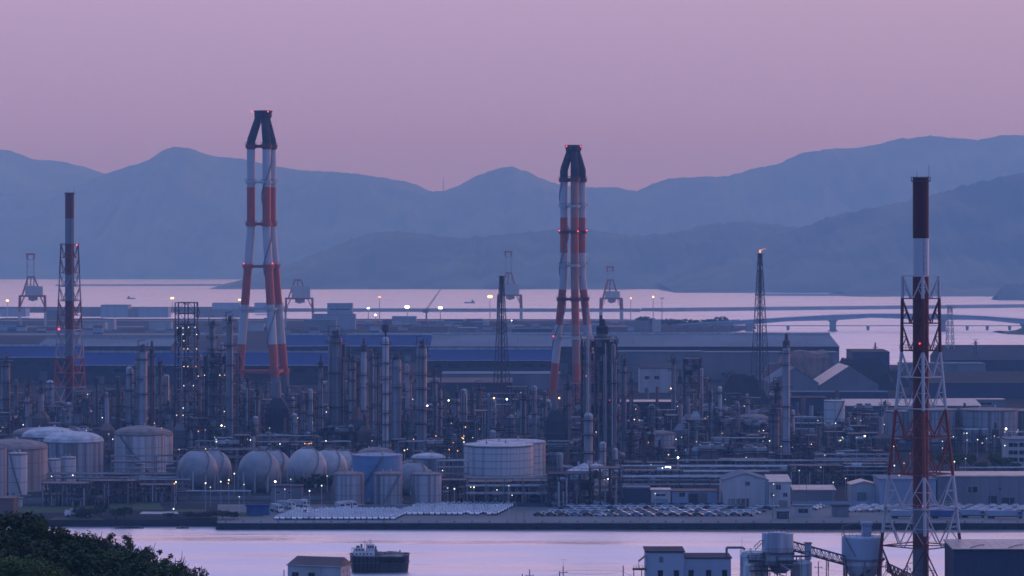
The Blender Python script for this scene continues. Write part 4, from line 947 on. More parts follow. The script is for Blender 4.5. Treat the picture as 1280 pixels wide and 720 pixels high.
# long works and warehouses behind the refinery
def works(label, px0, px1, yroof_far, yroof_near, ybase, roof, wall, slabs=8, low=None):
    # long hall: sloping roof towards us, wall below
    d = gd(ybase); h = PZ(yroof_near, d); s = S(d); wd = (px1 - px0) / s
    # depth of the roof from the rows (slope 1:6)
    dp = 40.0
    for _ in range(30):
        zr = h + dp / 9
        y = HOR + (CAMZ - zr) * F / (d + dp)
        dp += (y - yroof_far) * 2.0
    t = thing('factory_hall', label, 'factory hall', (PX((px0 + px1) / 2, d), d, 0), 0, 'long factory halls behind the refinery')
    zr = h + dp / 9
    MB().box(-wd / 2, 0, 0, wd / 2, dp, h - .2).build('wall', wall, t)
    for i in range(slabs):
        x0 = -wd / 2 + wd * i / slabs; x1 = -wd / 2 + wd * (i + 1) / slabs
        b = MB(); b.quad((x0, -1, h), (x1 - .12, -1, h), (x1 - .12, dp, zr), (x0, dp, zr)); b.quad((x0, -1, h - .8), (x0, -1, h), (x0, dp, zr), (x0, dp, zr - .8)); b.quad((x1 - .12, -1, h - .8), (x1 - .12, dp, zr - .8), (x1 - .12, dp, zr), (x1 - .12, -1, h)); b.quad((x0, -1, h - .8), (x1 - .12, -1, h - .8), (x1 - .12, -1, h), (x0, -1, h)); b.quad((x0, dp, zr - .8), (x0, dp, zr), (x1 - .12, dp, zr), (x1 - .12, dp, zr - .8))
        b.build('roof_panel', roof, t)
    b = MB(); b.box(-wd / 2, dp * .985, zr, wd / 2, dp * 1.0, zr + 1.6); b.build('ridge_vent', 'pale_metal', t)
    for sx in (-1, 1): MB().quad((sx * wd / 2, 0, h - .2), (sx * wd / 2, dp, h - .2), (sx * wd / 2, dp, zr - .3)).build('gable', wall, t)
    MB().quad((-wd / 2, dp, h - .2), (wd / 2, dp, h - .2), (wd / 2, dp, zr - .8), (-wd / 2, dp, zr - .8)).build('back_wall', wall, t)
    n = int(wd / 14)
    for i in range(n):
        x = -wd / 2 + wd * (i + .5) / n; b = MB(); b.box(x - 4.5, -.25, h * .62, x + 4.5, 0, h * .80); b.build('window', 'glass_dark', t)
        if i % 3 == 1: MB().box(x - 3, -.2, 0.05, x + 3, 0, h * .4).build('door', 'steel_mid', t)
    MB().bar((-wd / 2, -1.2, h - .4), (wd / 2, -1.2, h - .4), .35, 6).build('gutter', 'pale_metal', t)
    return t
works('long dark blue roofed hall across the left behind the refinery', 88, 412, 441, 456, 480, 'roof_blue', 'wall_dark', 9)
works('low dark hall at the far left behind the lattice chimney', -60, 92, 433, 446, 476, 'roof_blue', 'wall_dark', 5)
works('pale grey roofed hall behind the blue hall at left', 48, 214, 423, 432, 446, 'roof_grey', 'wall_dark', 5)
works('deep blue hall behind the columns left of centre', 352, 541, 419, 432, 452, 'roof_blue', 'wall_dark', 6)
works('longest grey roofed hall reaching to the water at right', 538, 1049, 418, 432.5, 469, 'roof_grey', 'wall_dark', 14)
works('blue roofed hall in front of the longest grey hall', 533, 694, 437, 450, 474, 'roof_blue', 'wall_dark', 5)
B('pale lean-to annex along the foot of the longest grey hall', 875, 1048, 441, 475, 30, 'wall_grey', 'roof_grey', ribs=12)
B('grey flat annex below the longest hall right of the steel frame', 772, 878, 440, 478, 25, 'wall_grey', 'roof_grey', ribs=8)
B('low pale hall behind the three short columns', 553, 700, 467, 487, 20, 'wall_grey', 'roof_grey', 'shed', 464, ribs=12)
B('brown roofed low hall behind the ball-topped column', 505, 640, 478, 495, 20, 'wall_dark', 'roof_brown', 'shed', 472)
B('low pale shed right of the tallest chimney foot', 398, 470, 478, 492, 16, 'wall_grey', 'roof_grey', 'flat')
B('white walled block with a dark roof right of the big steel frame', 800, 843, 460, 491, 26, 'wall_pale', 'wall_dark', 'shed', 452, windows=[(806, 812, 470, 474), (818, 824, 470, 474)], ribs=6)
B('dark low building with a pale roof edge right of the big steel frame', 772, 846, 502, 532, 18, 'wall_dark', 'roof_tan', 'shed', 499.5)
B('white small block with a dark roof below the pale-edged building', 786, 803, 527, 541, 8, 'wall_pale', 'wall_pale', 'flat', windows=[(789, 799, 531, 534)])
B('blue-grey block house beside the pale tank with low dome', 840, 861, 530, 562, 12, 'wall_blue', 'roof_grey', 'flat', windows=[(844, 848, 536, 540), (852, 856, 536, 540)])
B('pale gabled hall, left of two among the stockpiles at right', 963, 1023, 479, 497, 60, 'wall_grey', 'roof_grey', 'gable_y', 460, ribs=8)
B('brownish gabled hall, right of two among the stockpiles at right', 1024, 1098, 482, 497, 60, 'wall_grey', 'roof_tan', 'gable_y', 458, ribs=10)
B('long low hall with pale roof left of the foreground chimney', 1058, 1226, 507, 519, 24, 'wall_navy', 'roof_tan', 'shed', 498.5, ribs=14)
B('low dark shed with a pale eave under the gabled halls', 988, 1034, 498, 530, 18, 'wall_navy', 'wall_dark', 'flat')
B('long dark hall between the gabled halls and their yard', 985, 1110, 490.5, 500, 14, 'wall_navy', 'roof_grey', 'flat', ribs=10)
B('broad dark gabled warehouse on the water edge at right', 1182, 1400, 450, 463, 90, 'wall_dark', 'wall_dark', 'gable_x', 431)
B('dark gabled warehouse with a white end left of the broad dark one', 1128, 1232, 455, 466, 30, 'wall_grey', 'roof_grey', 'flat', ribs=10)
B('long black roofed hall behind the huge grey tanks', 1150, 1420, 479, 498, 55, 'wall_navy', 'pile_black', 'shed', 465)
B('pale flat building over the huge grey tanks at right', 1180, 1256, 500, 512, 12, 'wall_grey', 'roof_tan', 'flat', windows=[(1190, 1206, 503, 506), (1226, 1240, 503, 506)])
B('low brown shed between foreground chimney and broad dark warehouse', 1160, 1200, 474, 481, 16, 'wall_pale', 'roof_tan', 'gable_x', 469)
# stockpiles
def pile(label, px0, px1, ytop, ybase, m, seed, flat=.35, dp=None):
    d = gd(ybase); s = S(d); wd = (px1 - px0) / s; h = PZ(ytop, d); dp = dp or wd * .8; b = MB(); nx, ny = 28, 14
    for j in range(ny + 1):
        for i in range(nx + 1):
            u, v = i / nx * 2 - 1, j / ny * 2 - 1; k = max(0, 1 - max(abs(u), abs(v)) ** 1.0); k = min(1, k / (1 - flat)) if flat < 1 else k
            z = h * k * (1 + .10 * noise.noise((u * 2.2, v * 2, seed))) + (.5 * noise.noise((u * 9, v * 9, seed)) if k > 0 else -.1)
            b.v.append((u * wd / 2 * (1 + .04 * noise.noise((v * 3, seed, 0))), (v + 1) * dp / 2, max(-.2, z)))
    for j in range(ny):
        for i in range(nx): o = j * (nx + 1) + i; b.face((o, o + 1, o + nx + 2, o + nx + 1))
    o = b.build('stockpile', m, None, (PX((px0 + px1) / 2, d), d, 0)); tag(o, label, 'stockpile', 'stockpiles in the raw material yard'); return o
pile('reddish brown stockpile behind the pale gabled hall', 960, 1062, 441, 487, 'rusty_metal', 2, .5)
pile('small brown stockpile half behind the pale gabled hall', 945, 995, 455, 490, 'roof_brown', 5, .3)
pile('big black stockpile behind the brownish gabled hall', 1036, 1124, 449, 488, 'pile_black', 3, .5)
pile('black stockpile at the foot of the flare derrick', 893, 965, 468, 506, 'pile_black', 9, .4)
pile('low black stockpile right of the big black one', 1090, 1140, 463, 484, 'pile_black', 13, .4)
B('tall dark hopper block rising over the black stockpile', 1066, 1112, 440, 487, 40, 'wall_navy', 'pile_black', 'shed', 436)
# waterfront sheds
B('white gabled warehouse on the quay right of centre', 904, 960, 600, 633.5, 20, 'wall_pale', 'roof_grey', 'gable_y', 592, windows=[(932, 937, 602, 607)], doors=[(911, 922, 624, 'wall_grey'), (923, 936, 623.5, 'roof_brown')], ribs=9)
B('pale two storey block attached right of the white gabled warehouse', 961, 988, 602, 634, 14, 'wall_pale', 'roof_tan', 'shed', 593, windows=[(970, 976, 606, 612), (964, 968, 616, 621), (979, 984, 616, 621)], doors=[(974, 984, 626, 'steel_mid')])
B('pale workshop with a wide dark opening behind the parked cars', 814, 838, 612, 632, 8, 'wall_pale', 'roof_tan', 'shed', 609.5, windows=[(820, 832, 617.5, 620)], doors=[(818, 834, 624.5, 'wall_blue')])
B('low workshop with grey doors left of the white gabled warehouse', 840, 896, 613.5, 632, 9, 'wall_blue', 'roof_brown', 'shed', 610.5, windows=[(849, 856, 616, 621)], doors=[(861, 872, 617, 'wall_dark'), (873, 884, 617, 'steel_mid')])
B('dark container-like shed right of the dark open frame', 775, 812, 610.5, 632, 8, 'wall_navy', 'roof_grey', 'flat', ribs=8)
B('small pale gabled shed left of the foreground chimney', 1064, 1096, 606, 628, 12, 'wall_pale', 'roof_tan', 'gable_y', 602, doors=[(1072, 1082, 616, 'wall_grey')])
B('long grey shed right of the foreground chimney', 1172, 1340, 596, 632, 22, 'wall_grey', 'roof_tan', 'flat', windows=[(1248, 1252, 609, 613), (1210, 1222, 608, 616)], doors=[(1188, 1202, 611, 'wall_grey'), (1236, 1246, 620, 'wall_dark'), (1252, 1268, 622, 'wall_dark')], ribs=14)
B('grey shed behind the foreground chimney lattice', 1100, 1170, 600, 632, 20, 'wall_blue', 'roof_grey', 'flat', ribs=7)
B('office block with rows of dark windows at the right edge', 1259, 1320, 550, 584, 14, 'wall_pale', 'roof_grey', 'flat', windows=[(a, a + 11, y, y + 5) for y in (553.5, 563, 572) for a in (1261, 1274, 1287)])
B('low grey control house between the pipe racks at right', 992, 1044, 612, 630, 10, 'wall_grey', 'roof_tan', 'shed', 606)
B('small hut on the quay edge with a dark door', 1041, 1061, 633, 646, 4, 'wall_grey', 'wall_dark', 'flat', doors=[(1046, 1055, 637, 'steel_mid')])
B('grey site hut on the quay left of the small dark hut', 992, 1015, 633, 646, 4, 'wall_pale', 'roof_grey', 'flat', windows=[(998, 1010, 636, 641)])
B('low dark hut beside the quay lamp at right', 972, 986, 640, 648.5, 4, 'wall_dark', 'roof_grey', 'flat', doors=[(975, 984, 642, 'steel_dark')])
B('grey control building below the front spheres', 339, 377, 609, 631, 9, 'wall_grey', 'wall_dark', 'flat', windows=[(345, 350, 614, 617), (360, 366, 614, 617)])
B('blue flat shed by the small trucks at the left', 308, 336, 633, 644, 5, 'container_blue', 'roof_blue', 'flat')
B('brown low building hidden by trees at the left edge', -20, 17, 624, 644, 10, 'roof_brown', 'roof_brown', 'flat')
B('small pale hut below the rusty domed tank', 15, 26, 624, 634, 4, 'wall_pale', 'roof_grey', 'flat')
B('white low block behind the tallest chimney foot', 300, 311, 477, 504, 10, 'wall_pale', 'roof_grey', 'flat')
# dike walls round the tanks, quay fences
def dike(label, px0, px1, y, h, m='concrete', ln=5):
    d = gd(y); t = thing('dike_wall', label, 'wall', (PX(px0, d), d, 0)); wd = (px1 - px0) / S(d); n = max(1, int(wd / ln))
    for i in range(n): MB().box(wd * i / n + .03, 0, 0, wd * (i + 1) / n - .03, .3, h).build('panel', m, t)
dike('low concrete wall before the blue tank group', 408, 560, 634.5, 1.1)
dike('low concrete wall in front of the spheres', 215, 405, 625, 1.5)
dike('low wall in front of the left tank group', 20, 150, 627, 1.4)
dike('low dark wall at the back of the car quay, right half', 560, 905, 633.5, 1.5, 'wall_navy')
dike('blue-grey wall at back of the car quay, far right', 990, 1104, 631.5, 1.5, 'wall_blue')
# ------------------------------------------------------------------ port: cranes, masts, bridge, pylons
def crane(label, px, ybase, half_px, yportal, ytop_house, yapex, ytop, boom=True):
    d = gd(ybase); s = S(d); t = thing('container_crane', label, 'crane', (PX(px, d), d, 0), rad(6), 'container cranes on the far quay')
    g = half_px / s; zp, zh, za = PZ(yportal, d), PZ(ytop_house, d), PZ(yapex, d); zt = PZ(ytop, d); w2 = 9
    for x in (-g, g):
        for y in (-w2, w2):
            b = MB(); b.k = 0; b.bar((x, y, 0), (x, y, zp * .5), 1.7, 4); b.k = 1; b.bar((x, y, zp * .5), (x * .96, y, zp), 1.7, 4); b.build('leg', ['band_white', 'red_paint'], t)
    b = MB()
    for y in (-w2, w2): b.bar((-g, y, zp), (g, y, zp), 1.6); b.bar((-g, y, zp * .62), (-g * .6, y, zp), .6); b.bar((g, y, zp * .62), (g * .6, y, zp), .6)
    for x in (-g, g): b.bar((x, -w2, zp), (x, w2, zp), 1.0)
    b.build('portal_beam', 'red_paint', t)
    b = MB(); b.box(-g * .55, -5, zp + 1, g * .8, 5, zh); b.box(-g * .75, -6, zp + .5, g * .95, 6, zp + 1.2); b.box(-g * .3, -4, zp - 6, g * .4, 4, zp - 1); b.build('machinery_house', 'band_white', t)
    b = MB(); b.box(-2, -2, zp - 7, 3, 2, zp - 3); b.build('cab', 'wall_blue', t)
    b = MB(); xa = -g * .1
    for y in (-4, 4): b.bar((-g * .8, y, zp), (xa - 4, y, za), 1.2); b.bar((g * .7, y, zp), (xa + 4, y, za), 1.1); b.bar((-g * .45, y, (zp + za) / 2), (g * .3, y, (zp + za) / 2), .8); b.bar((xa - 5, y, za), (xa + 5, y, za), 1.2); b.bar((-g * .2, y, zp), (xa, y, za), .7)
    b.bar((xa, -4, za), (xa, 4, za), .7); b.build('a_frame', 'red_paint', t)
    if boom:
        b = MB(); b.k = 1
        for x in (-5, 4):
            b.k = 1; b.bar((x + xa, -3, za * .8), (x + xa, -3, zt - 8), 1.2); b.k = 0; b.bar((x + xa, -3, zt - 8), (x + xa, -3, zt), 1.5)
        for k in range(6): z = za * .85 + (zt - za * .85) * k / 5; b.k = 0 if k > 3 else 1; b.bar((-5 + xa, -3, z), (4 + xa, -3, z), .5)
        b.k = 0; b.box(-7 + xa, -4, zt - 2, 6 + xa, -2, zt); b.build('raised_boom', ['red_paint', 'band_white'], t)
    return t
crane('red and white container crane at far left with raised boom', 40.5, 410, 16, 370, 358, 346, 317)
crane('pale container crane right of the tallest chimney, boom lowered', 374, 409, 17, 373, 357, 350, 345, False)
crane('container crane with raised boom behind the slender dark mast', 637, 401, 14.5, 369, 355, 341, 314)
crane('container crane with raised boom right of the second tall chimney', 764, 402, 13, 373, 364, 350, 333)
def flood(px, ytop, d, cols, label, w=3.0, pole=True, head=2):
    h = PZ(ytop, d); t = thing('floodlight_mast', label, 'floodlight', (PX(px, d), d, 0), 0, 'floodlight masts of the far port')
    MB().bar((0, 0, 0), (0, 0, h), .7, 6, r2=.4).build('pole', 'pale_metal', t)
    b = MB(); b.box(-w, -.4, h - .6, w, .4, h + .2); b.box(-w * .8, -.4, h + .8, w * .8, .4, h + 1.4); b.build('head_frame', 'steel_mid', t)
    if cols: 
        for k in range(head): lamp(t, ((k - (head - 1) / 2) * 1.7 * w / 2, -1.6, h + .4), cols, w * .5 if head > 1 else w * .62)
    return t
flood(9.5, 376, 4650, 'flood_orange', 'orange floodlight mast by the crane at far left', 2.4)
flood(215.5, 373, 4900, 'flood_orange', 'orange floodlight mast left of the tall open steel frame', 3.2)
flood(299.5, 375, 4800, 'flood_orange', 'small orange floodlight mast hard left of the tallest chimney', 2.2)
flood(460.5, 385.5, 4500, 'flood_white', 'white floodlight mast, leftmost of the white ones', 2.2)
flood(474.5, 371.5, 4300, 'lamp_orange', 'tall mast with a dim orange light between the white floodlights', 2.0)
flood(469.5, 394, 4200, 'flood_white', 'low white floodlight just right of the leftmost white one', 2.0, head=1)
flood(509, 384, 4450, 'flood_white', 'bright white floodlight mast in the middle of the white ones', 3.8)
flood(550.5, 385, 4400, 'flood_white', 'bright white floodlight mast at the jib crane', 3.4)
flood(612.5, 371, 4600, 'flood_orange', 'brightest orange floodlight mast left of the dark mast', 4.2)
flood(788.5, 373, 4500, 'lamp_orange', 'mast with a small orange light right of the crane', 2.2, head=1)
flood(816.5, 371.5, 4400, 'flood_orange', 'lattice mast with an orange light by the breakwater end', 2.2, head=1)
flood(827.5, 373, 4400, None, 'unlit mast with a wide head by the breakwater end', 3.6)
flood(801, 408.5, 4100, 'flood_orange', 'low orange light on the land tip under the masts', 1.8, head=1)
flood(639.5, 401, 3900, 'flood_white', 'tiny white light at the crane behind the dark mast', 1.0, head=1)
# port buildings
for i, (a, c, y0, yb, w_, lab) in enumerate([(0, 32, 386, 396, 'wall_blue', 'low blue-grey port shed at the far left edge'), (58, 84, 388, 399, 'wall_grey', 'low grey port shed left of the lattice chimney'), (102, 126, 385, 396, 'wall_grey', 'low grey port shed right of the lattice chimney'),
        (126, 160, 381.5, 397, 'wall_blue', 'taller blue-grey port warehouse right of the lattice chimney'), (160, 173, 387, 397, 'wall_grey', 'small dip shed between two port warehouses'), (173, 210, 384.5, 397, 'wall_blue', 'long blue-grey port warehouse left of open steel frame'),
        (244, 300, 387, 397, 'wall_grey', 'grey port shed right of open steel frame'), (265, 300, 379, 390, 'wall_blue', 'blue-grey shed on the far strip left of the tallest chimney'), (318, 352, 379, 391, 'wall_blue', 'blue-grey shed on the far strip right of the tallest chimney')]):
    B(lab, a, c, y0, yb, 40, w_, 'roof_grey', 'flat', group='port sheds on the far quay', ribs=6)
B('pale blue block-shaped silo building on the far quay', 409, 440, 379.5, 410, 30, 'wall_blue', 'wall_blue', 'flat', windows=[(412, 437, 386, 387.5)])
B('lower pale wing left of the silo building on the far quay', 392, 444, 393, 412, 24, 'wall_blue', 'roof_grey', 'flat', ribs=8)
B('pale port shed below the silo building', 380, 420, 400, 414, 24, 'wall_grey', 'roof_grey', 'flat')
B('long low shed in the container yard left of the dark mast', 490, 520, 396, 403, 30, 'wall_blue', 'roof_grey', 'flat')
B('pale low shed among the containers below the brightest orange floodlight', 572, 596, 410, 419, 20, 'wall_grey', 'wall_pale', 'flat')
B('pale tank house below the masts at the land tip', 816, 826, 400, 415, 12, 'wall_pale', 'wall_pale', 'flat')
B('grey quay shed right of the crane by the second chimney', 781, 812, 402, 412, 20, 'wall_grey', 'roof_grey', 'flat')
B('brown shed roof right of the second chimney', 757, 784, 409, 420, 20, 'roof_brown', 'roof_brown', 'shed', 406)
# container stacks in the port yard
cm = ['container_red', 'container_blue', 'wall_grey', 'wall_pale', 'roof_brown', 'wall_blue']
def stack(px, yb, nx, nz, label):
    d = gd(yb); t = thing('container_stack', label, 'container stack', (PX(px, d), d, 0), 0, 'container stacks of the far port'); cl, ch = 12.2, 2.6
    for i in range(nx):
        for k in range(R.randrange(max(1, nz - 2), nz + 1)):
            q = R.choice(cm); me = shared('cont' + q, lambda: MB().box(0, 0, 0, cl - .3, 7.4, ch - .05).build('container', q).data)
            put('container', me, t, ((i - nx / 2) * cl, R.uniform(-.3, .3), k * ch))
    return t
PROT0 = set(COL.objects)
wh = ['left of the silo building', 'right of the silo building', 'under the white floodlights', 'below the jib crane', 'by the brightest orange floodlight', 'behind the slender dark mast', 'behind the second tall chimney', 'at the crane right of second chimney']
for i in range(26):
    px = 445 + 13.5 * i + R.uniform(-3, 3); yb = R.uniform(405, 416)
    lm = min(range(8), key=lambda k: abs([400, 450, 495, 540, 600, 640, 700, 760][k] - px))
    stack(px, yb, R.randrange(2, 5), R.randrange(2, 5), f'{["low", "broad", "mixed"][i % 3]} stack of containers {wh[lm]}, {["front", "middle", "back"][0 if yb > 412 else 1 if yb > 408.5 else 2]} of the port yard')
for i in range(8):
    px = [15, 70, 110, 140, 200, 255, 330, 375][i]; stack(px, 414 + (i % 3) * 2, 3 + i % 2, 3, f'stack of containers {["at the far left crane", "left of the lattice chimney", "right of the lattice chimney", "below the taller port warehouse", "left of the open steel frame", "right of the open steel frame", "behind the tallest chimney", "below the pale lowered crane"][i]}')
for o in list(COL.objects):
    if o.name.startswith('container') and o.parent is None and o.type == 'MESH' and o not in PROT0: bpy.data.objects.remove(o)
# jib crane
d = 4300; t = thing('jib_crane', 'thin slanted jib crane between the white floodlights', 'crane', (PX(533, d), d, 0)); s = S(d)
MB().bar((0, 0, 0), (0, 0, PZ(388, d)), 1.2, 6).build('mast', 'steel_mid', t); b = MB(); p = (16 / s * 1.1, 0, PZ(362, d)); q = (0, 0, PZ(388, d)); b.bar(q, p, .7); b.bar((q[0] - 2, 0, q[2] + 1), p, .4)
for k in range(8): a = Vector(q).lerp(Vector(p), k / 8); b.bar(a, a + Vector((-1.4, 0, 1.6)), .3)
b.build('jib', 'steel_mid', t); MB().box(-5, -3, PZ(391, d), 3, 3, PZ(387, d)).build('cab', 'steel_mid', t)
# arched girder bridge over the channel
d = 3860; s = S(d); t = thing('bridge', 'long pale girder bridge arching over the channel at right', 'bridge', (0, d, 0))
prof = [(846, 405.5, 3), (880, 403.5, 4), (937, 399.5, 6), (985, 396.5, 5), (1041, 393.5, 7), (1090, 392, 5), (1140, 392, 7), (1178, 392.6, 7), (1230, 395, 5), (1280, 398.5, 7), (1330, 402, 5), (1390, 406, 5)]
n = 36
def pi_(px):
    for (a, ya, ta), (c, yc, tc_) in zip(prof, prof[1:]):
        if a <= px <= c: k = (px - a) / (c - a); return ya + (yc - ya) * k, ta + (tc_ - ta) * k
for i in range(n):
    p0 = 846 + 544 * i / n; p1 = 846 + 544 * (i + 1) / n; (ya, ta), (yb, tb) = pi_(p0), pi_(min(p1, 1389.9)); b = MB()
    xa, xb = PX(p0, d), PX(p1, d) - .15; za, zb = PZ(ya, d), PZ(yb, d)
    for y0, y1, k0, k1 in ((-6, 6, 0, 1.2 / (ta / s)), (-4, 4, 1.2 / (ta / s), 1)):
        A = [(xa, y0, za - k1 * ta / s), (xb, y0, zb - k1 * tb / s), (xb, y1, zb - k1 * tb / s), (xa, y1, za - k1 * ta / s), (xa, y0, za - k0 * ta / s), (xb, y0, zb - k0 * tb / s), (xb, y1, zb - k0 * tb / s), (xa, y1, za - k0 * ta / s)]
        o = len(b.v); b.v += A
        for q in ((3, 2, 1, 0), (4, 5, 6, 7), (0, 1, 5, 4), (1, 2, 6, 5), (2, 3, 7, 6), (3, 0, 4, 7)): b.face(tuple(o + j for j in q))
    b.bar((xa, -5.9, za + 1.0), (xb, -5.9, zb + 1.0), .12); b.bar((xa, -5.9, za), (xa, -5.9, za + 1), .1); b.build('girder', 'wall_blue', t)
for px, yb in ((937, 413), (1041, 414), (1178, 414), (1281, 415)):
    y, th = pi_(px); x = PX(px, d); z1 = PZ(y, d) - th / s + .5; b = MB(); b.box(x - 4, -4, WATER - 3, x + 4, 4, z1); b.box(x - 5.5, -5, z1 - 2.2, x + 5.5, 5, z1 - .02); b.box(x - 6, -6, WATER - 3, x + 6, 6, WATER + 1.2); b.build('pier', 'wall_grey', t)
for px in (858, 875, 893, 912):
    y, th = pi_(px); x = PX(px, d); z1 = PZ(y, d) - th / s + .5; MB().box(x - 1.5, -4, WATER - 3, x + 1.5, 4, z1).build('pier', 'wall_grey', t)
t = thing('footbridge', 'thin low bridge line with small piers below the arched bridge', 'bridge', (0, 3920, 0)); d = 3920
for i in range(24): MB().box(PX(850 + 21 * i, d), -2, 3.0, PX(850 + 21 * (i + 1), d) - .2, 2, 4.1).build('deck', 'wall_blue', t)
for px in (905, 985, 1085, 1209, 1234, 1262): MB().bar((PX(px, d), 0, WATER - 2), (PX(px, d), 0, 3.0), 1.6, 8, r2=2.3).build('pier', 'wall_grey', t)
# pylons and masts
def pylon(label, px, ytop, d, wb, wt, arms=3, m='steel_mid', base=0):
    h = PZ(ytop, d) - base; t = thing('pylon', label, 'pylon', (PX(px, d), d, base), rad(12), 'lattice pylons')
    def leg(i, z): k = z / h; w_ = wb * (1 - k) + wt * k; a = PI / 4 + i * PI / 2; return Vector((w_ * math.cos(a), w_ * math.sin(a), z))
    for i in range(4): MB().bar(leg(i, 0), leg(i, h), .3).build('leg', m, t)
    b = MB(); n = 9
    for k in range(n):
        z0, z1 = h * k / n, h * (k + 1) / n
        for i in range(4): j = (i + 1) % 4; b.bar(leg(i, z0), leg(j, z1), .18); b.bar(leg(j, z0), leg(i, z1), .18)
    b.build('bracing', m, t)
    for k in range(arms): z = h * (.68 + .12 * k); w_ = wb * 1.3 * (1 - k * .15); MB().bar((-w_, 0, z), (w_, 0, z), .28).build('arm', m, t)
    return t
pylon('tall lattice mast with a flat top right of the foreground chimney', 1187.5, 383, 2460, 5.2, 2.0, 0, 'pale_metal')
pylon('small power pylon on the roofline right of the tall lattice mast', 1219.5, 426, 2440, 3.4, .6, 4)
pylon('thin tapering pylon behind the tall dark hopper block', 1094, 428, 2480, 2.6, .3, 2)
t = thing('head_platform', 'flat platform head on the tall lattice mast at right', 'platform', (PX(1187.5, 2460), 2460, PZ(383, 2460))); b = deck_mb(6.5, 6.5, 0); b.build('deck', 'steel_mid', t)
MB().bar((0, 0, -20), (0, 0, 78), 3.2, 5, r2=1.6).build('mast', 'steel_mid', thing('radio_mast', 'thin radio mast standing on the mountain saddle', 'mast', (PX(554.5, 16400), 16400, PZ(240, 16400))))
b = MB(); b.box(-10, -3, -3, 10, 3, 2); b.box(-8, -2, 2, -4, 2, 6); o = b.build('far_boat', 'steel_mid', None, (PX(164, 7050), 7050, WATER + 1)); tag(o, 'tiny far boat on the bay left of the tallest chimney', 'boat')
b = MB(); b.box(-12, -3, -3, 12, 3, 2); b.box(4, -2, 2, 9, 2, 6); o = b.build('far_boat', 'steel_mid', None, (PX(587, 6350), 6350, WATER + 1)); tag(o, 'tiny far boat on the bay left of the brightest orange floodlight', 'boat')

for a, c, y0, yb, w_, lab in [(100, 132, 403, 413, 'wall_pale', 'pale low works shed right of the left lattice chimney'), (134, 143, 399, 412, 'wall_pale', 'pale peaked small plant right of the left lattice chimney'), (186, 214, 402, 412, 'wall_pale', 'pale low shed left of the tall open steel frame top'), (50, 78, 426, 436, 'wall_pale', 'pale block at the left lattice chimney waist'), (4, 24, 402, 412, 'wall_grey', 'grey low shed at the foot of the far left crane'), (300, 330, 404, 414, 'wall_pale', 'pale low shed between the tallest chimney legs'), (330, 352, 398, 410, 'wall_blue', 'blue-grey shed behind the tallest chimney right legs'), (700, 756, 409, 417, 'wall_grey', 'grey long shed behind the second tall chimney'), (640, 690, 411, 418, 'wall_dark', 'dark long shed left of the second tall chimney'), (520, 560, 408, 416, 'roof_brown', 'brownish long shed under the jib crane')]:
    B(lab, a, c, y0, yb, 20, w_, 'roof_grey', 'flat', group='port sheds on the far quay', ribs=5)
# ------------------------------------------------------------------ cars and trucks on the quay
def car_meshes():
    out = {}
    def shell(name, m):
        b = MB(); P = [(-2.2, .32), (-2.28, .62), (-2.2, .88), (-1.55, .98), (-.95, 1.43), (.35, 1.45), (1.15, .98), (1.95, .84), (2.22, .66), (2.2, .32)]
        hw = [.80, .86, .84, .84, .62, .62, .84, .82, .78, .78]; n = len(P); o = len(b.v)
        for sgn in (-1, 1): b.v += [(x, sgn * w_, z) for (x, z), w_ in zip(P, hw)]
        for i in range(n): j = (i + 1) % n; b.face((o + i, o + n + i, o + n + j, o + j))
        b.face(tuple(o + i for i in range(n))); b.face(tuple(o + n + i for i in reversed(range(n))))
        return b
    for key, m in (('white', 'car_white'), ('silver', 'car_silver'), ('dark', 'car_dark'), ('blue', 'car_blue')):
        b = shell('body', m); o = b.build('body', m); out[key] = o.data; bpy.data.objects.remove(o)
    def glass(b):
        e = .012
        b.quad((.42, -.57, 1.40 + e), (1.10, -.76, 1.01 + e), (1.10, .76, 1.01 + e), (.42, .57, 1.40 + e))
        b.quad((-1.02, .57, 1.39 + e), (-1.50, .76, 1.01 + e), (-1.50, -.76, 1.01 + e), (-1.02, -.57, 1.39 + e))
        for s_ in (-1, 1):
            for x0, x1 in ((-.95, -.32), (-.25, .40)):
                q = [(x0 - .30 * (x0 < -.5), s_ * .825, 1.02), (x1 + .45 * (x1 > .3), s_ * .825, 1.02), (x1, s_ * .655, 1.39), (x0, s_ * .655, 1.39)]
                b.quad(*(q if s_ < 0 else q[::-1]))
        return b
    o = glass(MB()).build('window', 'glass_dark'); out['glass'] = o.data; bpy.data.objects.remove(o)
    b = MB(); b.bar((0, -.11, 0), (0, .11, 0), .33, 10); o = b.build('wheel', 'rubber'); out['wheel'] = o.data; bpy.data.objects.remove(o)
    for key in ('white', 'silver'):
        b = shell('c', 0); b.k = 1; glass(b); b.k = 2
        for x in (-1.35, 1.4):
            for y in (-.8, .8): b.bar((x, y - .1, .33), (x, y + .1, .33), .33, 8)
        o = b.build('car', ['car_' + key, 'glass_sky_pale', 'rubber']); out['all_' + key] = o.data; out['mb_' + key] = b; bpy.data.objects.remove(o)
    return out
CM = car_meshes(); NCAR = 0
def car(x, y, rz, key, label, group, full=True):
    global NCAR; NCAR += 1
    if not full:
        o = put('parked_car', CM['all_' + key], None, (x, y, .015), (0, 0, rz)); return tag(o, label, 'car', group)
    t = thing('parked_car', label, 'car', (x, y, .015), rz, group)
    put('body', CM[key], t); put('window', CM['glass'], t)
    for wx in (-1.35, 1.4):
        for wy in (-.78, .78): put('wheel', CM['wheel'], t, (wx, wy, .33))
    return t
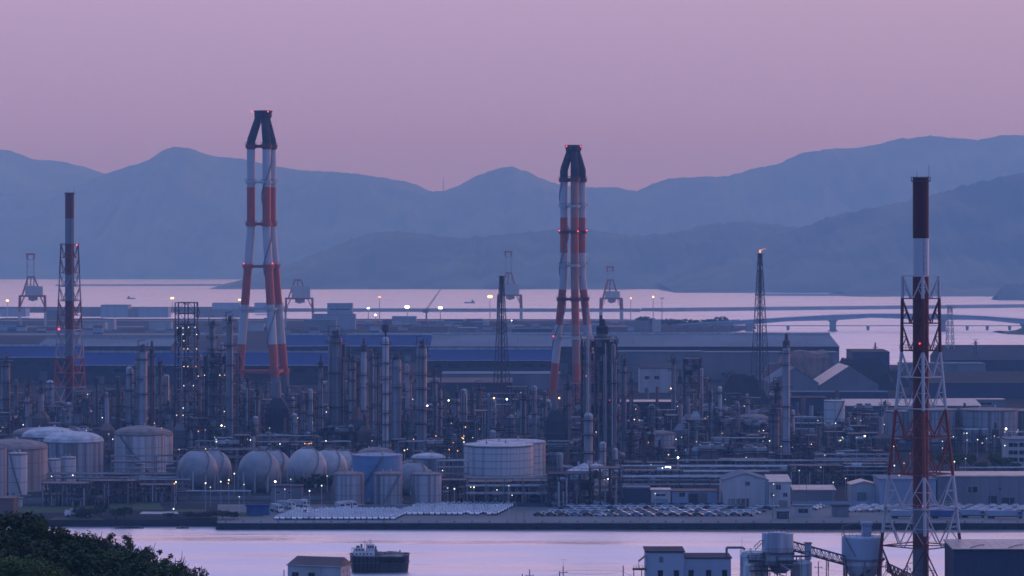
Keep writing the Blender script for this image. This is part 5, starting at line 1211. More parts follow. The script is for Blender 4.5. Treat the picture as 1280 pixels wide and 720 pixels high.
def block(name, x0, x1, y_front, nrow, pitch, rowp, skew, rz, keys, indiv_rows, group, labels, full=True):
    mass = []
    for r_ in range(nrow):
        d = gd(y_front) + r_ * rowp; n = int((x1 - x0) / S(d) / pitch); base = PX(x0, d) + skew * r_
        for k in range(n):
            if R.random() < .03: continue
            x = base + k * pitch + R.uniform(-.1, .1); y = d + R.uniform(-.12, .12); a = rz + R.uniform(-.02, .02); key = R.choice(keys[r_] if isinstance(keys[0], list) else keys)
            if r_ < indiv_rows:
                q = labels(r_, key); car(x, y, a, key, q, group, full)
            else: mass.append((x, y, a, key if key in ('white', 'silver') else 'white'))
    return mass
rowsw = ['front row', 'second row', 'third row', 'fourth row', 'fifth row', 'rearmost rows', 'rearmost rows', 'rearmost rows']
mass = []
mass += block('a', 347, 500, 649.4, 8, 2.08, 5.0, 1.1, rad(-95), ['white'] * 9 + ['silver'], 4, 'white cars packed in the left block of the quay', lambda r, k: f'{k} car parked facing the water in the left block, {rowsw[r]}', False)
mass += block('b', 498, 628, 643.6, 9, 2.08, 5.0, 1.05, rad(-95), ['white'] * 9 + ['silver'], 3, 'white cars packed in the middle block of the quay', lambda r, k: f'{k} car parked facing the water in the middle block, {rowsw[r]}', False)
mass += block('c', 674, 952, 645.2, 5, 4.45, 9.2, 3.1, rad(-24), [['white', 'dark', 'dark', 'silver', 'dark', 'blue', 'dark'], ['white', 'white', 'silver', 'dark', 'white'], ['white', 'white', 'silver'], ['white', 'white', 'dark'], ['white', 'silver', 'white']], 5, 'cars parked at a slant in the right block of the quay', lambda r, k: f'{k} car parked at a slant in the right block, {rowsw[r]}')
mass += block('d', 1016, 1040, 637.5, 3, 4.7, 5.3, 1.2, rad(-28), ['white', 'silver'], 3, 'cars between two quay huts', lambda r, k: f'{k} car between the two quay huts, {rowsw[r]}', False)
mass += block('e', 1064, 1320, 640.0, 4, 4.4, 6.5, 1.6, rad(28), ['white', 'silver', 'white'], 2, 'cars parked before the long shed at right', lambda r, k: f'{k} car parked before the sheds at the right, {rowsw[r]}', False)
b = MB()
for x, y, a, key in mass:
    src = CM['mb_' + key]; o = len(b.v); ca, sa = math.cos(a), math.sin(a); off = 0 if key == 'white' else 3
    b.v += [(x + vx * ca - vy * sa, y + vx * sa + vy * ca, vz + .015) for vx, vy, vz in src.v]
    for f, m_, s_ in zip(src.f, src.m, src.sm): b.f.append(tuple(o + i for i in f)); b.m.append(m_ + off); b.sm.append(s_)
o = b.build('packed_cars', ['car_white', 'glass_sky_pale', 'rubber', 'car_silver', 'glass_sky_pale', 'rubber']); o['kind'] = 'stuff'; o['label'] = 'white cars packed in rows behind the front rows on the quay'; o['group'] = 'white cars packed on the quay'
def truck(label, px, y, rz, cab='car_white', body='wall_pale', ln=6.5, h=2.9, name='truck'):
    d = gd(y); t = thing(name, label, 'truck', (PX(px, d), d, .015), rz, 'trucks on the quay')
    b = MB(); x = ln / 2; b.box(x - 1.9, -1.05, .5, x, 1.05, 1.5); o = len(b.v)
    b.v += [(x - 1.9, -1.05, 1.5), (x, -1.05, 1.5), (x, 1.05, 1.5), (x - 1.9, 1.05, 1.5), (x - 1.9, -1, 2.5), (x - .5, -1, 2.5), (x - .5, 1, 2.5), (x - 1.9, 1, 2.5)]
    for q in ((4, 5, 6, 7), (0, 1, 5, 4), (1, 2, 6, 5), (2, 3, 7, 6), (3, 0, 4, 7)): b.face(tuple(o + i for i in q))
    b.build('cab', cab, t)
    b = MB(); b.quad((x - .02, -.9, 1.56), (x - .02, .9, 1.56), (x - .44, .85, 2.42), (x - .44, -.85, 2.42)); b.quad((x - 1.7, -1.05, 1.6), (x - .4, -1.05, 1.6), (x - .7, -1.03, 2.35), (x - 1.7, -1.03, 2.35)); b.build('window', 'glass_dark', t)
    MB().box(-ln / 2, -1.1, .95, x - 2.05, 1.1, h).build('cargo_box', body, t); MB().box(-ln / 2, -.5, .55, x - .2, .5, .93).build('chassis', 'steel_dark', t)
    for wx in (-ln / 2 + 1.1, -ln / 2 + 2.2, x - 1.0):
        for wy in (-.95, .95): MB().bar((wx, wy - .15, .5), (wx, wy + .15, .5), .5, 10).build('wheel', 'rubber', t)
    return t
truck('white truck parked left of two others before the blue tank', 425, 637.5, rad(-70)); truck('white truck in the middle before the blue tank', 432, 636.5, rad(-70)); truck('white truck at the right of three before the blue tank', 440, 636, rad(-65))
truck('white lorry with a pale box at the end of the left car block', 346, 640, rad(-60), ln=7.5); truck('white lorry behind the left car block, nearest the spheres', 358, 636, rad(-40), ln=8); truck('pale lorry parked under the pale sphere', 373, 634.5, rad(-20), ln=8.5); truck('pale lorry at the right end of the lorry row', 381, 634, rad(-75), ln=6)
truck('small white truck below the left tank group', 92, 646, rad(200)); truck('white van-like truck on the left bank', 107, 646, rad(10), ln=5, h=2.3)
truck('blue tarped trailer truck on the quay behind the foreground chimney', 1182, 648, 0, 'car_blue', 'container_blue', 11); truck('blue flat trailer truck at the right end of the quay', 1256, 648, 0, 'car_blue', 'wall_blue', 13); truck('grey trailer truck just right of the foreground chimney leg', 1216, 647, 0, 'car_silver', 'wall_blue', 9); truck('blue trailer behind the foreground chimney flue', 1134, 648, 0, 'car_blue', 'wall_blue', 12)
# quay furniture: bollards and fenders
for i in range(46):
    px = 282 + i * 22; d = QD + 1.2; x = PX(px, d); b = MB(); b.lathe([(.28, 0), (.2, .3), (.32, .42), (.32, .55), (.01, .6)], x, d, 8); o = b.build('bollard', 'steel_dark'); tag(o, 'squat dark mooring bollard on the car quay edge', 'bollard', 'mooring bollards along the car quay')
for i in range(60):
    px = 276 + i * 17.2; d = QD; b = MB(); x = PX(px, d); b.box(x - .25, d - .5, WATER + .1, x + .25, d - .02, -.5); o = b.build('fender', 'rubber'); tag(o, 'black rubber fender hanging on the car quay wall', 'fender', 'rubber fenders along the car quay')
for px in (152, 163, 172, 228):
    d = 1024; b = MB(); b.box(-2.2, -1, -2, 2.2, 1, .35); b.cyl(0, 0, .3, 1.2, .25, 8); o = b.build('mooring_float', 'steel_dark', None, (PX(px, d), d, WATER)); tag(o, f'dark mooring float off the left quay, {["first", "second", "third", "rightmost lone"][[152, 163, 172, 228].index(px)]} from the left', 'float')
# ------------------------------------------------------------------ lamps of the refinery and roads
lights = '''91,594,w 220,602.5,y 218,604.5,o 257,604,y 263,609,w 276,602,w 286,600,y 285.5,604,o 293,592,w 305,605.5,w 217,636,w 299,621,w 534,507,W 516,499,w 561,500.5,W 603,499.5,w 617.5,497.5,O 633.5,499,W 564,520,w 564,529,w 408,515,w 398,525.5,w 391,528,w 372,522.5,w 381,554.5,o 384,555,o 386.5,554.5,o 389,554,o 391.5,554.3,o 394,553,w 407.5,551,y 517,549,o 506,548.5,w 513,541.5,w 503,522.5,w 577.5,547,o 580,545,o 579,548,y 580,552.5,y 591,547,w 344,602,Y 363.5,599,w 409,595,w 402,607,w 356,611.5,w 387,613.5,w 505.5,563,y 561.5,562,o 572,563.5,o 559.5,610,w 568,611,w 592.5,609,y 636,607,w 699,497.5,O 692,531,w 699.5,531,w 690,493.5,w 651,490.5,w 839,485.5,O 849,514,w 845,549,w 852,546.5,w 870.5,552,w 954.5,538,w 788,524.5,w 793,524.3,y 799,525,w 833,584.5,Z 828,585,w 847.5,572,Y 760,598,Y 755,600,w 819,617,w 1044.5,529,w 1076,525.5,w 1081,545,Y 1071,547,w 1068,541,w 1054,548,w 976.5,558,w 962,551,w 1201.5,538,W 1205,541.5,w 1208.5,541.5,w 1209,550,w 1222,549.5,w 1257.5,536,W 1256,540,w 1272.5,537.5,w 1271,540,w 1243,545,w 1233,548,w 1162,540,w 1256,557,w 967,605,w 986,606,w 967,619,w 1031,569,w 1026,584,w 1057,598,w 1041.5,603,w 999,588,w 1130,579,w 1118,582,w 1124,594,w 1193,577,y 1207,573,w 114,514,w 128,522,w 132,527,w 172,502,w 175,502,w 180,501,w 199,502,w 204,501.5,w 209,501,w 177,511,w 193,504.5,o 202,505,o 201,512,w 212,515,o 215,515,o 192,518,o 202,523,w 206,524.5,y 193,529,o 202,535,o 221,509,w 229,510,w 261,515.5,o 281,513,o 291,521.5,o 277,532,Y 242,529,o 253,530,o 248,539,o 49,517,w 54,524.5,w 29,531,w 136,542.5,w 141,549,w 224,562,w 270,549,w 270.5,552,w 271,560,w 322,535,w 337,535,w 347,556,w 350,555,w 108,538,w 313,550,w 309,549,w 465,551,w 545,545,o 1049,551,w 1117,558,w 1149,567,w 1138,567,w 1178,560,w'''
ln = 0
for q in lights.split():
    px, y, c = q.split(','); px, y = float(px), float(y); hl = 6.5 + (ln * 37 % 7)
    d = max((CAMZ - hl) * F / (y - HOR), 1042 if px < 275 else 1030); hl = CAMZ - (y - HOR) * d / F; ln += 1
    mt = {'w': LW, 'W': 'flood_white', 'y': LM, 'Y': 'flood_white', 'o': LO, 'O': 'flood_orange', 'Z': 'flood_white'}[c]; r = {'w': .21, 'W': .46, 'y': .22, 'Y': .34, 'o': .2, 'O': .46, 'Z': .6}[c]
    cn = {'w': 'white', 'W': 'bright white', 'y': 'warm', 'Y': 'bright warm white', 'o': 'orange', 'O': 'bright orange', 'Z': 'brightest yellowish'}[c]
    
    if c in 'wo' and c == 'w' and (ln % 5 in (0, 2, 3) or px > 1000 and ln % 2): mt = 'lamp_dim'
    t = thing('yard_lamp', f'{cn} pole lamp {zone(px)}, {"front" if y > 585 else "middle" if y > 540 else "back"} of yard', 'lamp', (PX(px, d), d, 0), 0, 'lamps on poles in the refinery yard')
    MB().bar((0, .4, 0), (0, .4, hl), .11, 6, r2=.07).build('pole', 'pale_metal', t); b = MB(); b.bar((0, .4, hl), (0, 0, hl + .25), .06); b.box(-r * .9, -r * .5, hl + r * .75, r * .9, r * .6, hl + r * .95); b.build('arm', 'steel_mid', t)
    lamp(t, (0, -.1, hl), mt, r)
    if c == 'Z': lamp(t, (1.2, -.1, hl), mt, r)
for px, yb, yt in ((215, 640, 600), (645, 652, 628), (957, 634, 604), (966, 648, 612), (1008, 632, 590), (1029, 620, 568), (655, 652, 640), (800, 650, 636), (610, 640, 600), (338, 636, 597), (1270, 640, 600), (520, 636, 606)):
    d = gd(yb); h = PZ(yt, d); t = thing('light_pole', f'thin unlit pole {zone(px)}, {"on the quay" if yb > 645 else "behind the quay"}', 'pole', (PX(px, d), d, .016), 0, 'thin poles on the quay'); MB().bar((0, 0, 0), (0, 0, h), .12, 6, r2=.08).build('pole', 'steel_mid', t); MB().bar((0, 0, h), (-1.2, 0, h + .2), .06).build('arm', 'steel_mid', t)
# ------------------------------------------------------------------ work barge
d = 882.0; s = S(d)
t = thing('work_barge', 'dark work barge with a small pale wheelhouse on the near water', 'boat', (PX(475, d), d, WATER), rad(9))
hw = 36.5 / s; b = MB(); HB = 5.2
def sheer(u): return HB + .5 * max(0, u - .55) ** 2 * 4 + .4 * max(0, -u - .6) * 2
ST = [(-1.0, 3.1), (-.96, 3.7), (-.7, 3.85), (-.3, 3.85), (.1, 3.85), (.45, 3.8), (.7, 3.6), (.86, 3.0), (.97, 1.9), (1.0, .9)]; n = len(ST); rows_ = []
for sg in (-1, 1):
    for u, w_ in ST: rows_.append((u, sg * w_))
loop = [(u, -w_) for u, w_ in ST] + [(u, w_) for u, w_ in reversed(ST)]; m_ = len(loop)
for k, (kz, kx, ky) in enumerate(((-1.2, .93, .86), (1.2, .97, .95), (3.2, .99, 1.0), (None, 1.0, 1.0))):
    for u, w_ in loop: b.v.append((u * hw * kx, w_ * ky, sheer(u) if kz is None else kz))
for k in range(3):
    for i in range(m_): j = (i + 1) % m_; b.face((k * m_ + i, k * m_ + j, k * m_ + m_ + j, k * m_ + m_ + i))
o = len(b.v); b.v += [(u * hw * .99, w_ * .97, sheer(u) - .7) for u, w_ in loop]; b.face(tuple(range(o, o + m_)))
for i in range(m_): j = (i + 1) % m_; b.face((3 * m_ + i, 3 * m_ + j, o + j, o + i))
b.build('hull', 'hull_black', t)
b = MB(); pts = [(u * hw * 1.005, w_ * 1.01, sheer(u) - .15) for u, w_ in loop]; b.path(pts + pts[:1], .2, 6); b.build('rubbing_strake', 'steel_mid', t)
b = MB(); pts = [(u * hw * 1.0, w_ * 1.015, 3.0) for u, w_ in loop]; b.path(pts + pts[:1], .16, 6); b.build('lower_strake', 'steel_dark', t)
b = MB(); b.box(.4, -3.95, HB - .35, hw * .72, -3.75, HB + .25); b.build('fender_board', 'roof_tan', t)
for k in range(7): MB().lathe([(.38, -.17), (.62, -.17), (.62, .17), (.38, .17), (.38, -.17)], 0, 0, 10, cap=False).build('tyre', 'rubber', t, (-hw + 9.4 + k * 1.0, -4.02 + max(0, k - 3) * .12, 3.5 + (k % 2) * .3), (PI / 2, 0, 0))
for k, (x, y, h_) in enumerate(((1.2, -2.4, 1.5), (3.0, 2.4, 1.3), (6.3, 1.2, 1.8), (-.6, -2.6, 1.2))): MB().lathe([(.3, 0), (.22, .3), (.22, h_ - .2), (.34, h_)], x, y, 8).build('bitt', 'steel_mid', t, (0, 0, HB - .7))
b = MB(); b.box(-1.4, -1.2, HB - .7, .6, 1.2, HB + .9); b.bar((-1.2, -1.5, HB + .6), (-1.2, 1.5, HB + .6), .55, 10); b.build('winch', 'steel_mid', t)
b = MB(); b.bar((-hw + .6, -2.9, HB + .4), (-hw + .6, -2.9, HB + 2.0), .08); b.bar((-hw + .6, 2.9, HB + .4), (-hw + .6, 2.9, HB + 2.0), .08); b.bar((-hw + .6, -2.9, HB + 2.0), (-hw + .6, 2.9, HB + 2.0), .08); b.build('stern_frame', 'steel_mid', t)
b = MB(); b.box(-hw + 7.15, -1.0, HB - .6, -hw + 8.1, 1.0, HB + 1.5); b.lathe([(.35, HB + 1.5), (.3, HB + 2.6)], -hw + 7.6, 0, 8); b.build('funnel', 'wall_grey', t)
for k in range(7): x = -hw + .9 + k * 1.25; MB().bar((x, -3.95, .6), (x, -3.95, HB - .2), .18, 6).build('fender', 'rubber', t)
MB().box(-hw + .8, -2.3, HB - .7, -hw + 7.1, 2.3, HB + 1.1).build('deckhouse', 'white_paint', t)
b = MB(); b.box(-hw + 1.0, -1.9, HB + 1.1, -hw + 3.9, 1.9, HB + 2.2); b.box(-hw + 4.8, -1.7, HB + 1.1, -hw + 7.0, 1.7, HB + 3.1); b.box(-hw + 4.6, -1.9, HB + 3.1, -hw + 7.2, 1.9, HB + 3.25); o = b.build('wheelhouse', 'white_paint', t)
b = MB()
for x in [(-hw + 1.0) + k * .9 for k in range(7)]: b.bar((x, -2.3, HB + 1.1), (x, -2.3, HB + 2.0), .05)
b.bar((-hw + .9, -2.3, HB + 2.0), (-hw + 7.0, -2.3, HB + 2.0), .06); b.bar((-hw + 4.7, -1.9, HB + 3.25), (-hw + 4.7, -1.9, HB + 4.0), .05); b.bar((-hw + 4.7, -1.9, HB + 4.0), (-hw + 7.1, -1.9, HB + 4.0), .05); b.build('railing', 'steel_mid', t)
b = MB(); b.box(-hw + 1.6, -1.2, HB + 2.2, -hw + 2.6, -.2, HB + 2.9); b.lathe([(.3, HB + 2.2), (.3, HB + 3.3)], -hw + 3.3, .6, 8); b.bar((-hw + 5.9, 0, HB + 3.2), (-hw + 5.9, 0, HB + 4.9), .07); b.bar((-hw + 5.4, 0, HB + 4.3), (-hw + 6.4, 0, HB + 4.3), .12); b.build('roof_gear', 'steel_mid', t)
b = MB()
for k in range(3): b.box(-hw + 4.95 + k * .68, -1.73, HB + 2.2, -hw + 5.45 + k * .68, -1.69, HB + 2.85)
for k in range(3): b.box(-hw + 1.25 + k * .9, -1.93, HB + 1.45, -hw + 1.75 + k * .9, -1.89, HB + 1.95)
for k in range(5): b.box(-hw + 1.3 + k * 1.1, -2.33, HB + .25, -hw + 1.75 + k * 1.1, -2.29, HB + .7)
b.build('window', 'glass_dark', t)
b = MB(); b.bar((-hw + 4.2, 0, HB + 1), (-hw + 4.2, 0, HB + 4.6), .08); b.bar((-hw + 3.4, 0, HB + 3.8), (-hw + 5.0, 0, HB + 3.8), .06); b.bar((-hw + 6.2, 0, HB + 2.7), (-hw + 6.2, 0, HB + 4.0), .06); b.bar((-hw + 2.5, 0, HB + 1.9), (-hw + 2.5, 0, HB + 3.0), .05); b.build('mast', 'steel_mid', t)
b = MB(); nx, ny = 16, 6
for j in range(ny + 1):
    for i in range(nx + 1): u, v = i / nx, j / ny; b.v.append((-hw + 7.8 + u * (2 * hw - 9.2), -3 + 6 * v, HB + .05 + (.9 * math.sin(PI * u) ** .5 * math.sin(PI * v) ** .5 * (1 + .4 * noise.noise((u * 5, v * 3, 3))) if 0 < i < nx and 0 < j < ny else 0)))
for j in range(ny):
    for i in range(nx): q = j * (nx + 1) + i; b.face((q, q + 1, q + nx + 2, q + nx + 1))
b.build('cargo_heap', 'rusty_metal', t)
b = MB()
for k in range(9): x = -hw + 7.6 + k * (2 * hw - 8.6) / 8; b.bar((x, -3.4, HB), (x, -3.4, HB + .9), .05)
b.bar((-hw + 7.6, -3.4, HB + .9), (hw - 1, -3.4, HB + .9), .05); b.build('railing', 'steel_mid', t)
# ------------------------------------------------------------------ buildings on the near shore
def near_house():
    d = 765.0; s = S(d); t = thing('white_house', 'pale building with a brown ridged roof at the bottom edge, left of the barge', 'building', (PX(399, d), d, 0), rad(-17)); wd, dp = 15.0, 7.5; h = PZ(705, d); zr = PZ(695.5, d)
    MB().box(-wd / 2, -dp / 2, 0, wd / 2, dp / 2, h).build('wall', 'wall_pale', t)
    b = MB(); o = .35; k = 1.3; A = [(-wd / 2 - o, -dp / 2 - o, h - .1), (wd / 2 + o, -dp / 2 - o, h - .1), (wd / 2 + o, dp / 2 + o, h - .1), (-wd / 2 - o, dp / 2 + o, h - .1)]; r0, r1 = (-wd / 2 + k, 0, zr), (wd / 2 - .3, 0, zr)
    b.quad(A[0], A[1], r1, r0); b.quad(A[2], A[3], r0, r1); b.quad(A[3], A[0], r0); b.quad(A[1], A[2], r1); b.quad(*A[::-1]); b.build('roof', 'roof_brown', t)
    MB().bar((-wd / 2 - o, -dp / 2 - o, h - .1), (wd / 2 + o, -dp / 2 - o, h - .1), .1, 5).build('gutter', 'pale_metal', t)
    for z in (h - 3.6, h - 8.2):
        for x in (-wd / 2 + 2.2, -wd / 2 + 6.8):
            b = MB(); 
            for q in ((-.95, -.85, 0, 1.6), (.85, .95, 0, 1.6), (-1.05, 1.05, -.1, 0), (-.95, .95, 1.6, 1.7), (-.04, .04, 0, 1.6)): b.box(x + q[0], -dp / 2 - .1, z + q[2], x + q[1], -dp / 2 + .02, z + q[3])
            f = b.build('window', 'steel_mid', t); MB().box(x - .85, -dp / 2 - .04, z, x + .85, -dp / 2 + .02, z + 1.6).build('pane', 'glass_dark', f)
    for z in (h - 3.6, h - 2.0):
        for y in (-1.6, .9): MB().box(wd / 2 - .02, y - .4, z, wd / 2 + .05, y + .4, z + .9).build('vent', 'steel_mid', t)
    MB().bar((-wd / 2 + 9.5, -dp / 2 - .12, 0), (-wd / 2 + 9.5, -dp / 2 - .12, h - .2), .08, 6).build('downpipe', 'pale_metal', t)
near_house()
def plant_house():
    d = FG + 10.0; s = S(d); t = thing('plant_building', 'blue-grey flat roofed plant building with a taller left part at the bottom edge', 'building', (PX(808, d), d, 0)); f = lambda px: (px - 808) / s
    za, zb = PZ(690.5, d), PZ(698.5, d)
    MB().box(0, 0, 0, f(855), 12, za).build('tall_wall', 'plant_wall', t); MB().box(f(855) + .02, .6, 0, f(914), 12, zb).build('low_wall', 'plant_wall', t)
    MB().box(-.3, -.3, za, f(855) + .3, 12.3, za + .35).build('roof', 'wall_dark', t); MB().box(f(855) + .32, .35, zb, f(914) + .25, 12.25, zb + .3).build('roof', 'wall_dark', t)
    for px in (823.5, 843.5, 862, 884, 904):
        y0 = -.0 if px < 855 else .6
        for zz in (PZ(720.5, d), PZ(738, d)):
            x = f(px + 2); b = MB(); b.box(x - .75, y0 - .1, zz - .12, x + .75, y0 + .02, zz); b.box(x - .75, y0 - .1, zz + 1.5, x + .75, y0 + .02, zz + 1.62); q = b.build('window', 'wall_grey', t); MB().box(x - .65, y0 - .04, zz, x + .65, y0 + .02, zz + 1.5).build('pane', 'glass_dark', q)
    MB().box(f(824), -.06, PZ(703, d), f(829), .02, PZ(696, d)).build('vent', 'steel_mid', t)
    b = MB(); z = PZ(712, d); b.box(-3.5, -1.5, z, .0, 1.5, z + .25); o = len(b.v)
    b.quad((-2.0, -1.5, z + 2.0), (0, -1.5, z + 3.6), (0, 3, z + 3.6), (-2.0, 3, z + 2.0)); b.bar((-2, -1.5, z), (-2, -1.5, z + 2.0), .1)
    for k in range(5): b.bar((-3.4 + k * .8, -1.5, z), (-3.4 + k * .8, -1.5, z + 1.1), .05)
    b.bar((-3.4, -1.5, z + 1.1), (0, -1.5, z + 1.1), .05); b.bar((-3.4, -1.5, z + .6), (0, -1.5, z + .6), .04); b.bar((-3.2, 0, 0), (-3.2, 0, z), .15); b.bar((-1.2, 0, 0), (-1.2, 0, z), .15); b.build('side_landing', 'steel_dark', t)
    b = MB(); x = f(909); b.path([(x, 2, zb - 1), (x, 2, PZ(685.5, d)), (f(929), 2, PZ(685.5, d)), (f(932), 2, PZ(688, d))], .32, 8); b.build('duct', 'steel_mid', t)
plant_house()
def silo(label, px0, px1, ytop, m, d, cone=0, name='cement_silo', roofrail=True, ribs=0):
    s = S(d); r = (px1 - px0) / 2 / s; h = PZ(ytop, d); t = thing(name, label, 'silo', (PX((px0 + px1) / 2, d), d, 0), 0, 'silos of the near plant')
    MB().lathe([(r, 0), (r, h - .8), (r * .8, h), (.01, h + .2)], 0, 0, 28).build('shell', m, t)
    b = MB()
    for z in (h * .45, h * .7, h - .9): b.lathe([(r * 1.0, z - .12), (r * 1.03, z - .1), (r * 1.03, z + .1), (r * 1.0, z + .12)], 0, 0, 28, cap=False)
    b.build('hoop', m, t)
    if roofrail:
        b = MB()
        for k in range(14):
            a, c = 2 * PI * k / 14, 2 * PI * (k + 1) / 14; b.bar((r * math.cos(a), r * math.sin(a), h - .8), (r * math.cos(a), r * math.sin(a), h + .5), .05)
            for q in (0, .5): b.bar((r * math.cos(a), r * math.sin(a), h + q), (r * math.cos(c), r * math.sin(c), h + q), .045)
        b.build('railing', 'steel_mid', t)
    b = MB(); 
    for q in (-.22, .22): b.bar((q + r * .5, -r * .9 - .2, 0), (q + r * .5, -r * .9 - .2, h), .05)
    z = 1
    while z < h: b.bar((r * .5 - .22, -r * .9 - .2, z), (r * .5 + .22, -r * .9 - .2, z), .035); z += .6
    b.build('ladder', 'steel_dark', t)
    b = MB(); b.path([(-r * .3, -r - .25, 0), (-r * .3, -r - .25, h - 1), (-r * .2, 0, h + .8)], .22, 8); b.build('fill_pipe', 'pale_metal', t)
    return t
silo('fat grey-blue silo beside the plant building', 925, 959, 690, 'silo_grey', FG + 2)
silo('pale slim silo in front of the fat grey-blue one', 929, 943, 703, 'tank_clean', FG - 5, roofrail=False)
silo('dark blue silo under the conveyor start', 990, 1015, 700, 'silo_grey', FG + 2, roofrail=False)
def batch_tower():
    d = FG - 2.0; s = S(d); t = thing('batching_tower', 'pale two-part tower with stacked bins above the silos', 'tower', (PX(972, d), d, 0)); f = lambda px: (px - 972) / s
    b = MB()
    for px in (962, 972, 982): pass
    z0, z1 = PZ(690, d), PZ(666.5, d)
    MB().lathe([(2.15, z0), (2.15, z1)], f(963.5), 1, 8).build('bin', 'silo_grey', t); MB().lathe([(2.25, z0), (2.25, z1 + .3)], f(972), -.5, 8).build('bin', 'silo_grey', t); MB().lathe([(2.2, z0), (2.2, z1 - .1)], f(981), .5, 8).build('bin', 'silo_grey', t)
    MB().box(f(958), -3, PZ(705, d), f(991), 3, z0 - .05).build('hopper_house', 'silo_grey', t)
    b = MB(); A = [(f(958), -3), (f(991), -3), (f(991), 3), (f(958), 3)]; z2, z3 = PZ(705, d) - .02, PZ(716, d)
    for i in range(4):
        a, c = A[i], A[(i + 1) % 4]; b.quad((*c, z2), (*a, z2), (f(974) + (a[0] - f(974)) * .45, a[1] * .45, z3), (f(974) + (c[0] - f(974)) * .45, c[1] * .45, z3))
    b.build('hopper', 'wall_grey', t)
    for x in (f(958), f(991)):
        for y in (-3, 3): MB().box(x - .25, y - .25, 0, x + .25, y + .25, z2).build('post', 'steel_mid', t)
    b = MB()
    for k in range(12): b.bar((f(956) + k * (f(991) - f(956)) / 11, -3.3, z0), (f(956) + k * (f(991) - f(956)) / 11, -3.3, z0 + 1.1), .05)
    b.bar((f(956), -3.3, z0 + 1.1), (f(991), -3.3, z0 + 1.1), .06); b.box(f(955), -3.5, z0 - .25, f(992), 3.4, z0 - .02); b.build('platform', 'steel_dark', t)
    for px in (961, 966, 971, 977, 984): MB().bar((f(px), 0, z1), (f(px), 0, z1 + R.uniform(.5, 1.3)), .12, 6).build('vent', 'steel_mid', t)
    b = MB(); b.path([(f(942), 0, PZ(684, d)), (f(950), 0, PZ(676, d)), (f(962), 0, PZ(675.5, d))], .12); b.path([(f(944), .8, PZ(688, d)), (f(952), .8, PZ(680, d)), (f(962), .8, PZ(680, d))], .12)
    for k in range(6): b.bar((f(944 + 3 * k), 0, PZ(686 - k * 1.8, d)), (f(944 + 3 * k), 0, PZ(680 - k * 1.2, d)), .05)
    b.build('walkway', 'steel_dark', t)
    b = MB(); b.bar((f(948), 0, PZ(690, d)), (f(928), 0, PZ(672, d)), .03) if False else b.bar((f(927.5), 0, PZ(690, d)), (f(927.5), 0, PZ(672, d)), .04); b.build('aerial', 'steel_dark', t)
batch_tower()
def clutter():
    d = FG - 5.5; s = S(d); t = thing('pipework', 'tangle of pipes and landings across the silos and bins', 'pipework', (PX(965, d), d, 0)); q = random.Random(5); f = lambda px: (px - 965) / s
    for k in range(16):
        x0, x1 = f(q.uniform(926, 985)), f(q.uniform(935, 1005)); z = PZ(q.uniform(690, 722), d); y = q.uniform(-.6, .6)
        if k % 2: MB().path([(x0, y, z), (x0, y, z - q.uniform(1, 4)), (x1, y, z - q.uniform(2, 5))], q.uniform(.06, .16), 6).build('pipe', q.choice(['steel_mid', 'pale_metal', 'steel_dark']), t)
        else: MB().bar((x0, y, 0), (x0, y, z), q.uniform(.06, .14), 6).build('pipe', q.choice(['steel_mid', 'pale_metal']), t)
    for px, y, w_ in ((945, 701, 4), (962, 708, 5), (983, 702, 5), (952, 714, 6), (1002, 696, 4)): deck_mb(w_, 2, PZ(y, d)).build('landing', 'steel_dark', t, (f(px), 0, 0)); MB().bar((f(px), 0, 0), (f(px), 0, PZ(y, d)), .1).build('post', 'steel_mid', t)
clutter()
def conveyor(label, p0, p1, d, n=14, w2=1.3, hh=2.2):
    (xa, ya), (xb, yb) = p0, p1; A = Vector((PX(xa, d), 0, PZ(ya, d))); Bv = Vector((PX(xb, d), 0, PZ(yb, d))); t = thing('conveyor', label, 'conveyor', (A.x, d, 0)); A.x, Bv.x = 0, Bv.x - PX(xa, d)
    up = Vector((0, 0, hh))
    for y in (-w2, w2):
        o = Vector((0, y, 0)); b = MB(); b.bar(A + o, Bv + o, .16); b.bar(A + o + up, Bv + o + up, .18)
        for k in range(n + 1): p = A.lerp(Bv, k / n) + o; b.bar(p, p + up, .09)
        for k in range(n): p = A.lerp(Bv, k / n) + o; q = A.lerp(Bv, (k + 1) / n) + o; b.bar(p, q + up, .08) if k % 2 else b.bar(p + up, q, .08)
        b.build('truss', 'steel_dark', t)
    b = MB(); a, c = A + Vector((0, 0, .5)), Bv + Vector((0, 0, .5)); b.quad(a + Vector((0, -w2 + .2, 0)), c + Vector((0, -w2 + .2, 0)), c + Vector((0, w2 - .2, 0)), a + Vector((0, w2 - .2, 0))); b.build('belt', 'rubber', t)
    for k in range(1, n): p = A.lerp(Bv, (k + .5) / n) + Vector((0, 0, .3)); MB().bar(p - Vector((0, w2 - .2, 0)), p + Vector((0, w2 - .2, 0)), .14, 6).build('roller', 'steel_mid', t)
    for k in (.33, .7): p = A.lerp(Bv, k); b = MB(); b.bar((p.x - .8, -w2, 0), p + Vector((0, -w2, 0)), .12); b.bar((p.x + .8, w2, 0), p + Vector((0, w2, 0)), .12); b.build('trestle', 'steel_dark', t)
    return t
conveyor('inclined truss conveyor from the bins down to the white hopper', (987, 687), (1056, 706), FG + 3)
conveyor('second stretch of conveyor behind the foreground chimney', (1108, 714), (1142, 730), FG + 22)
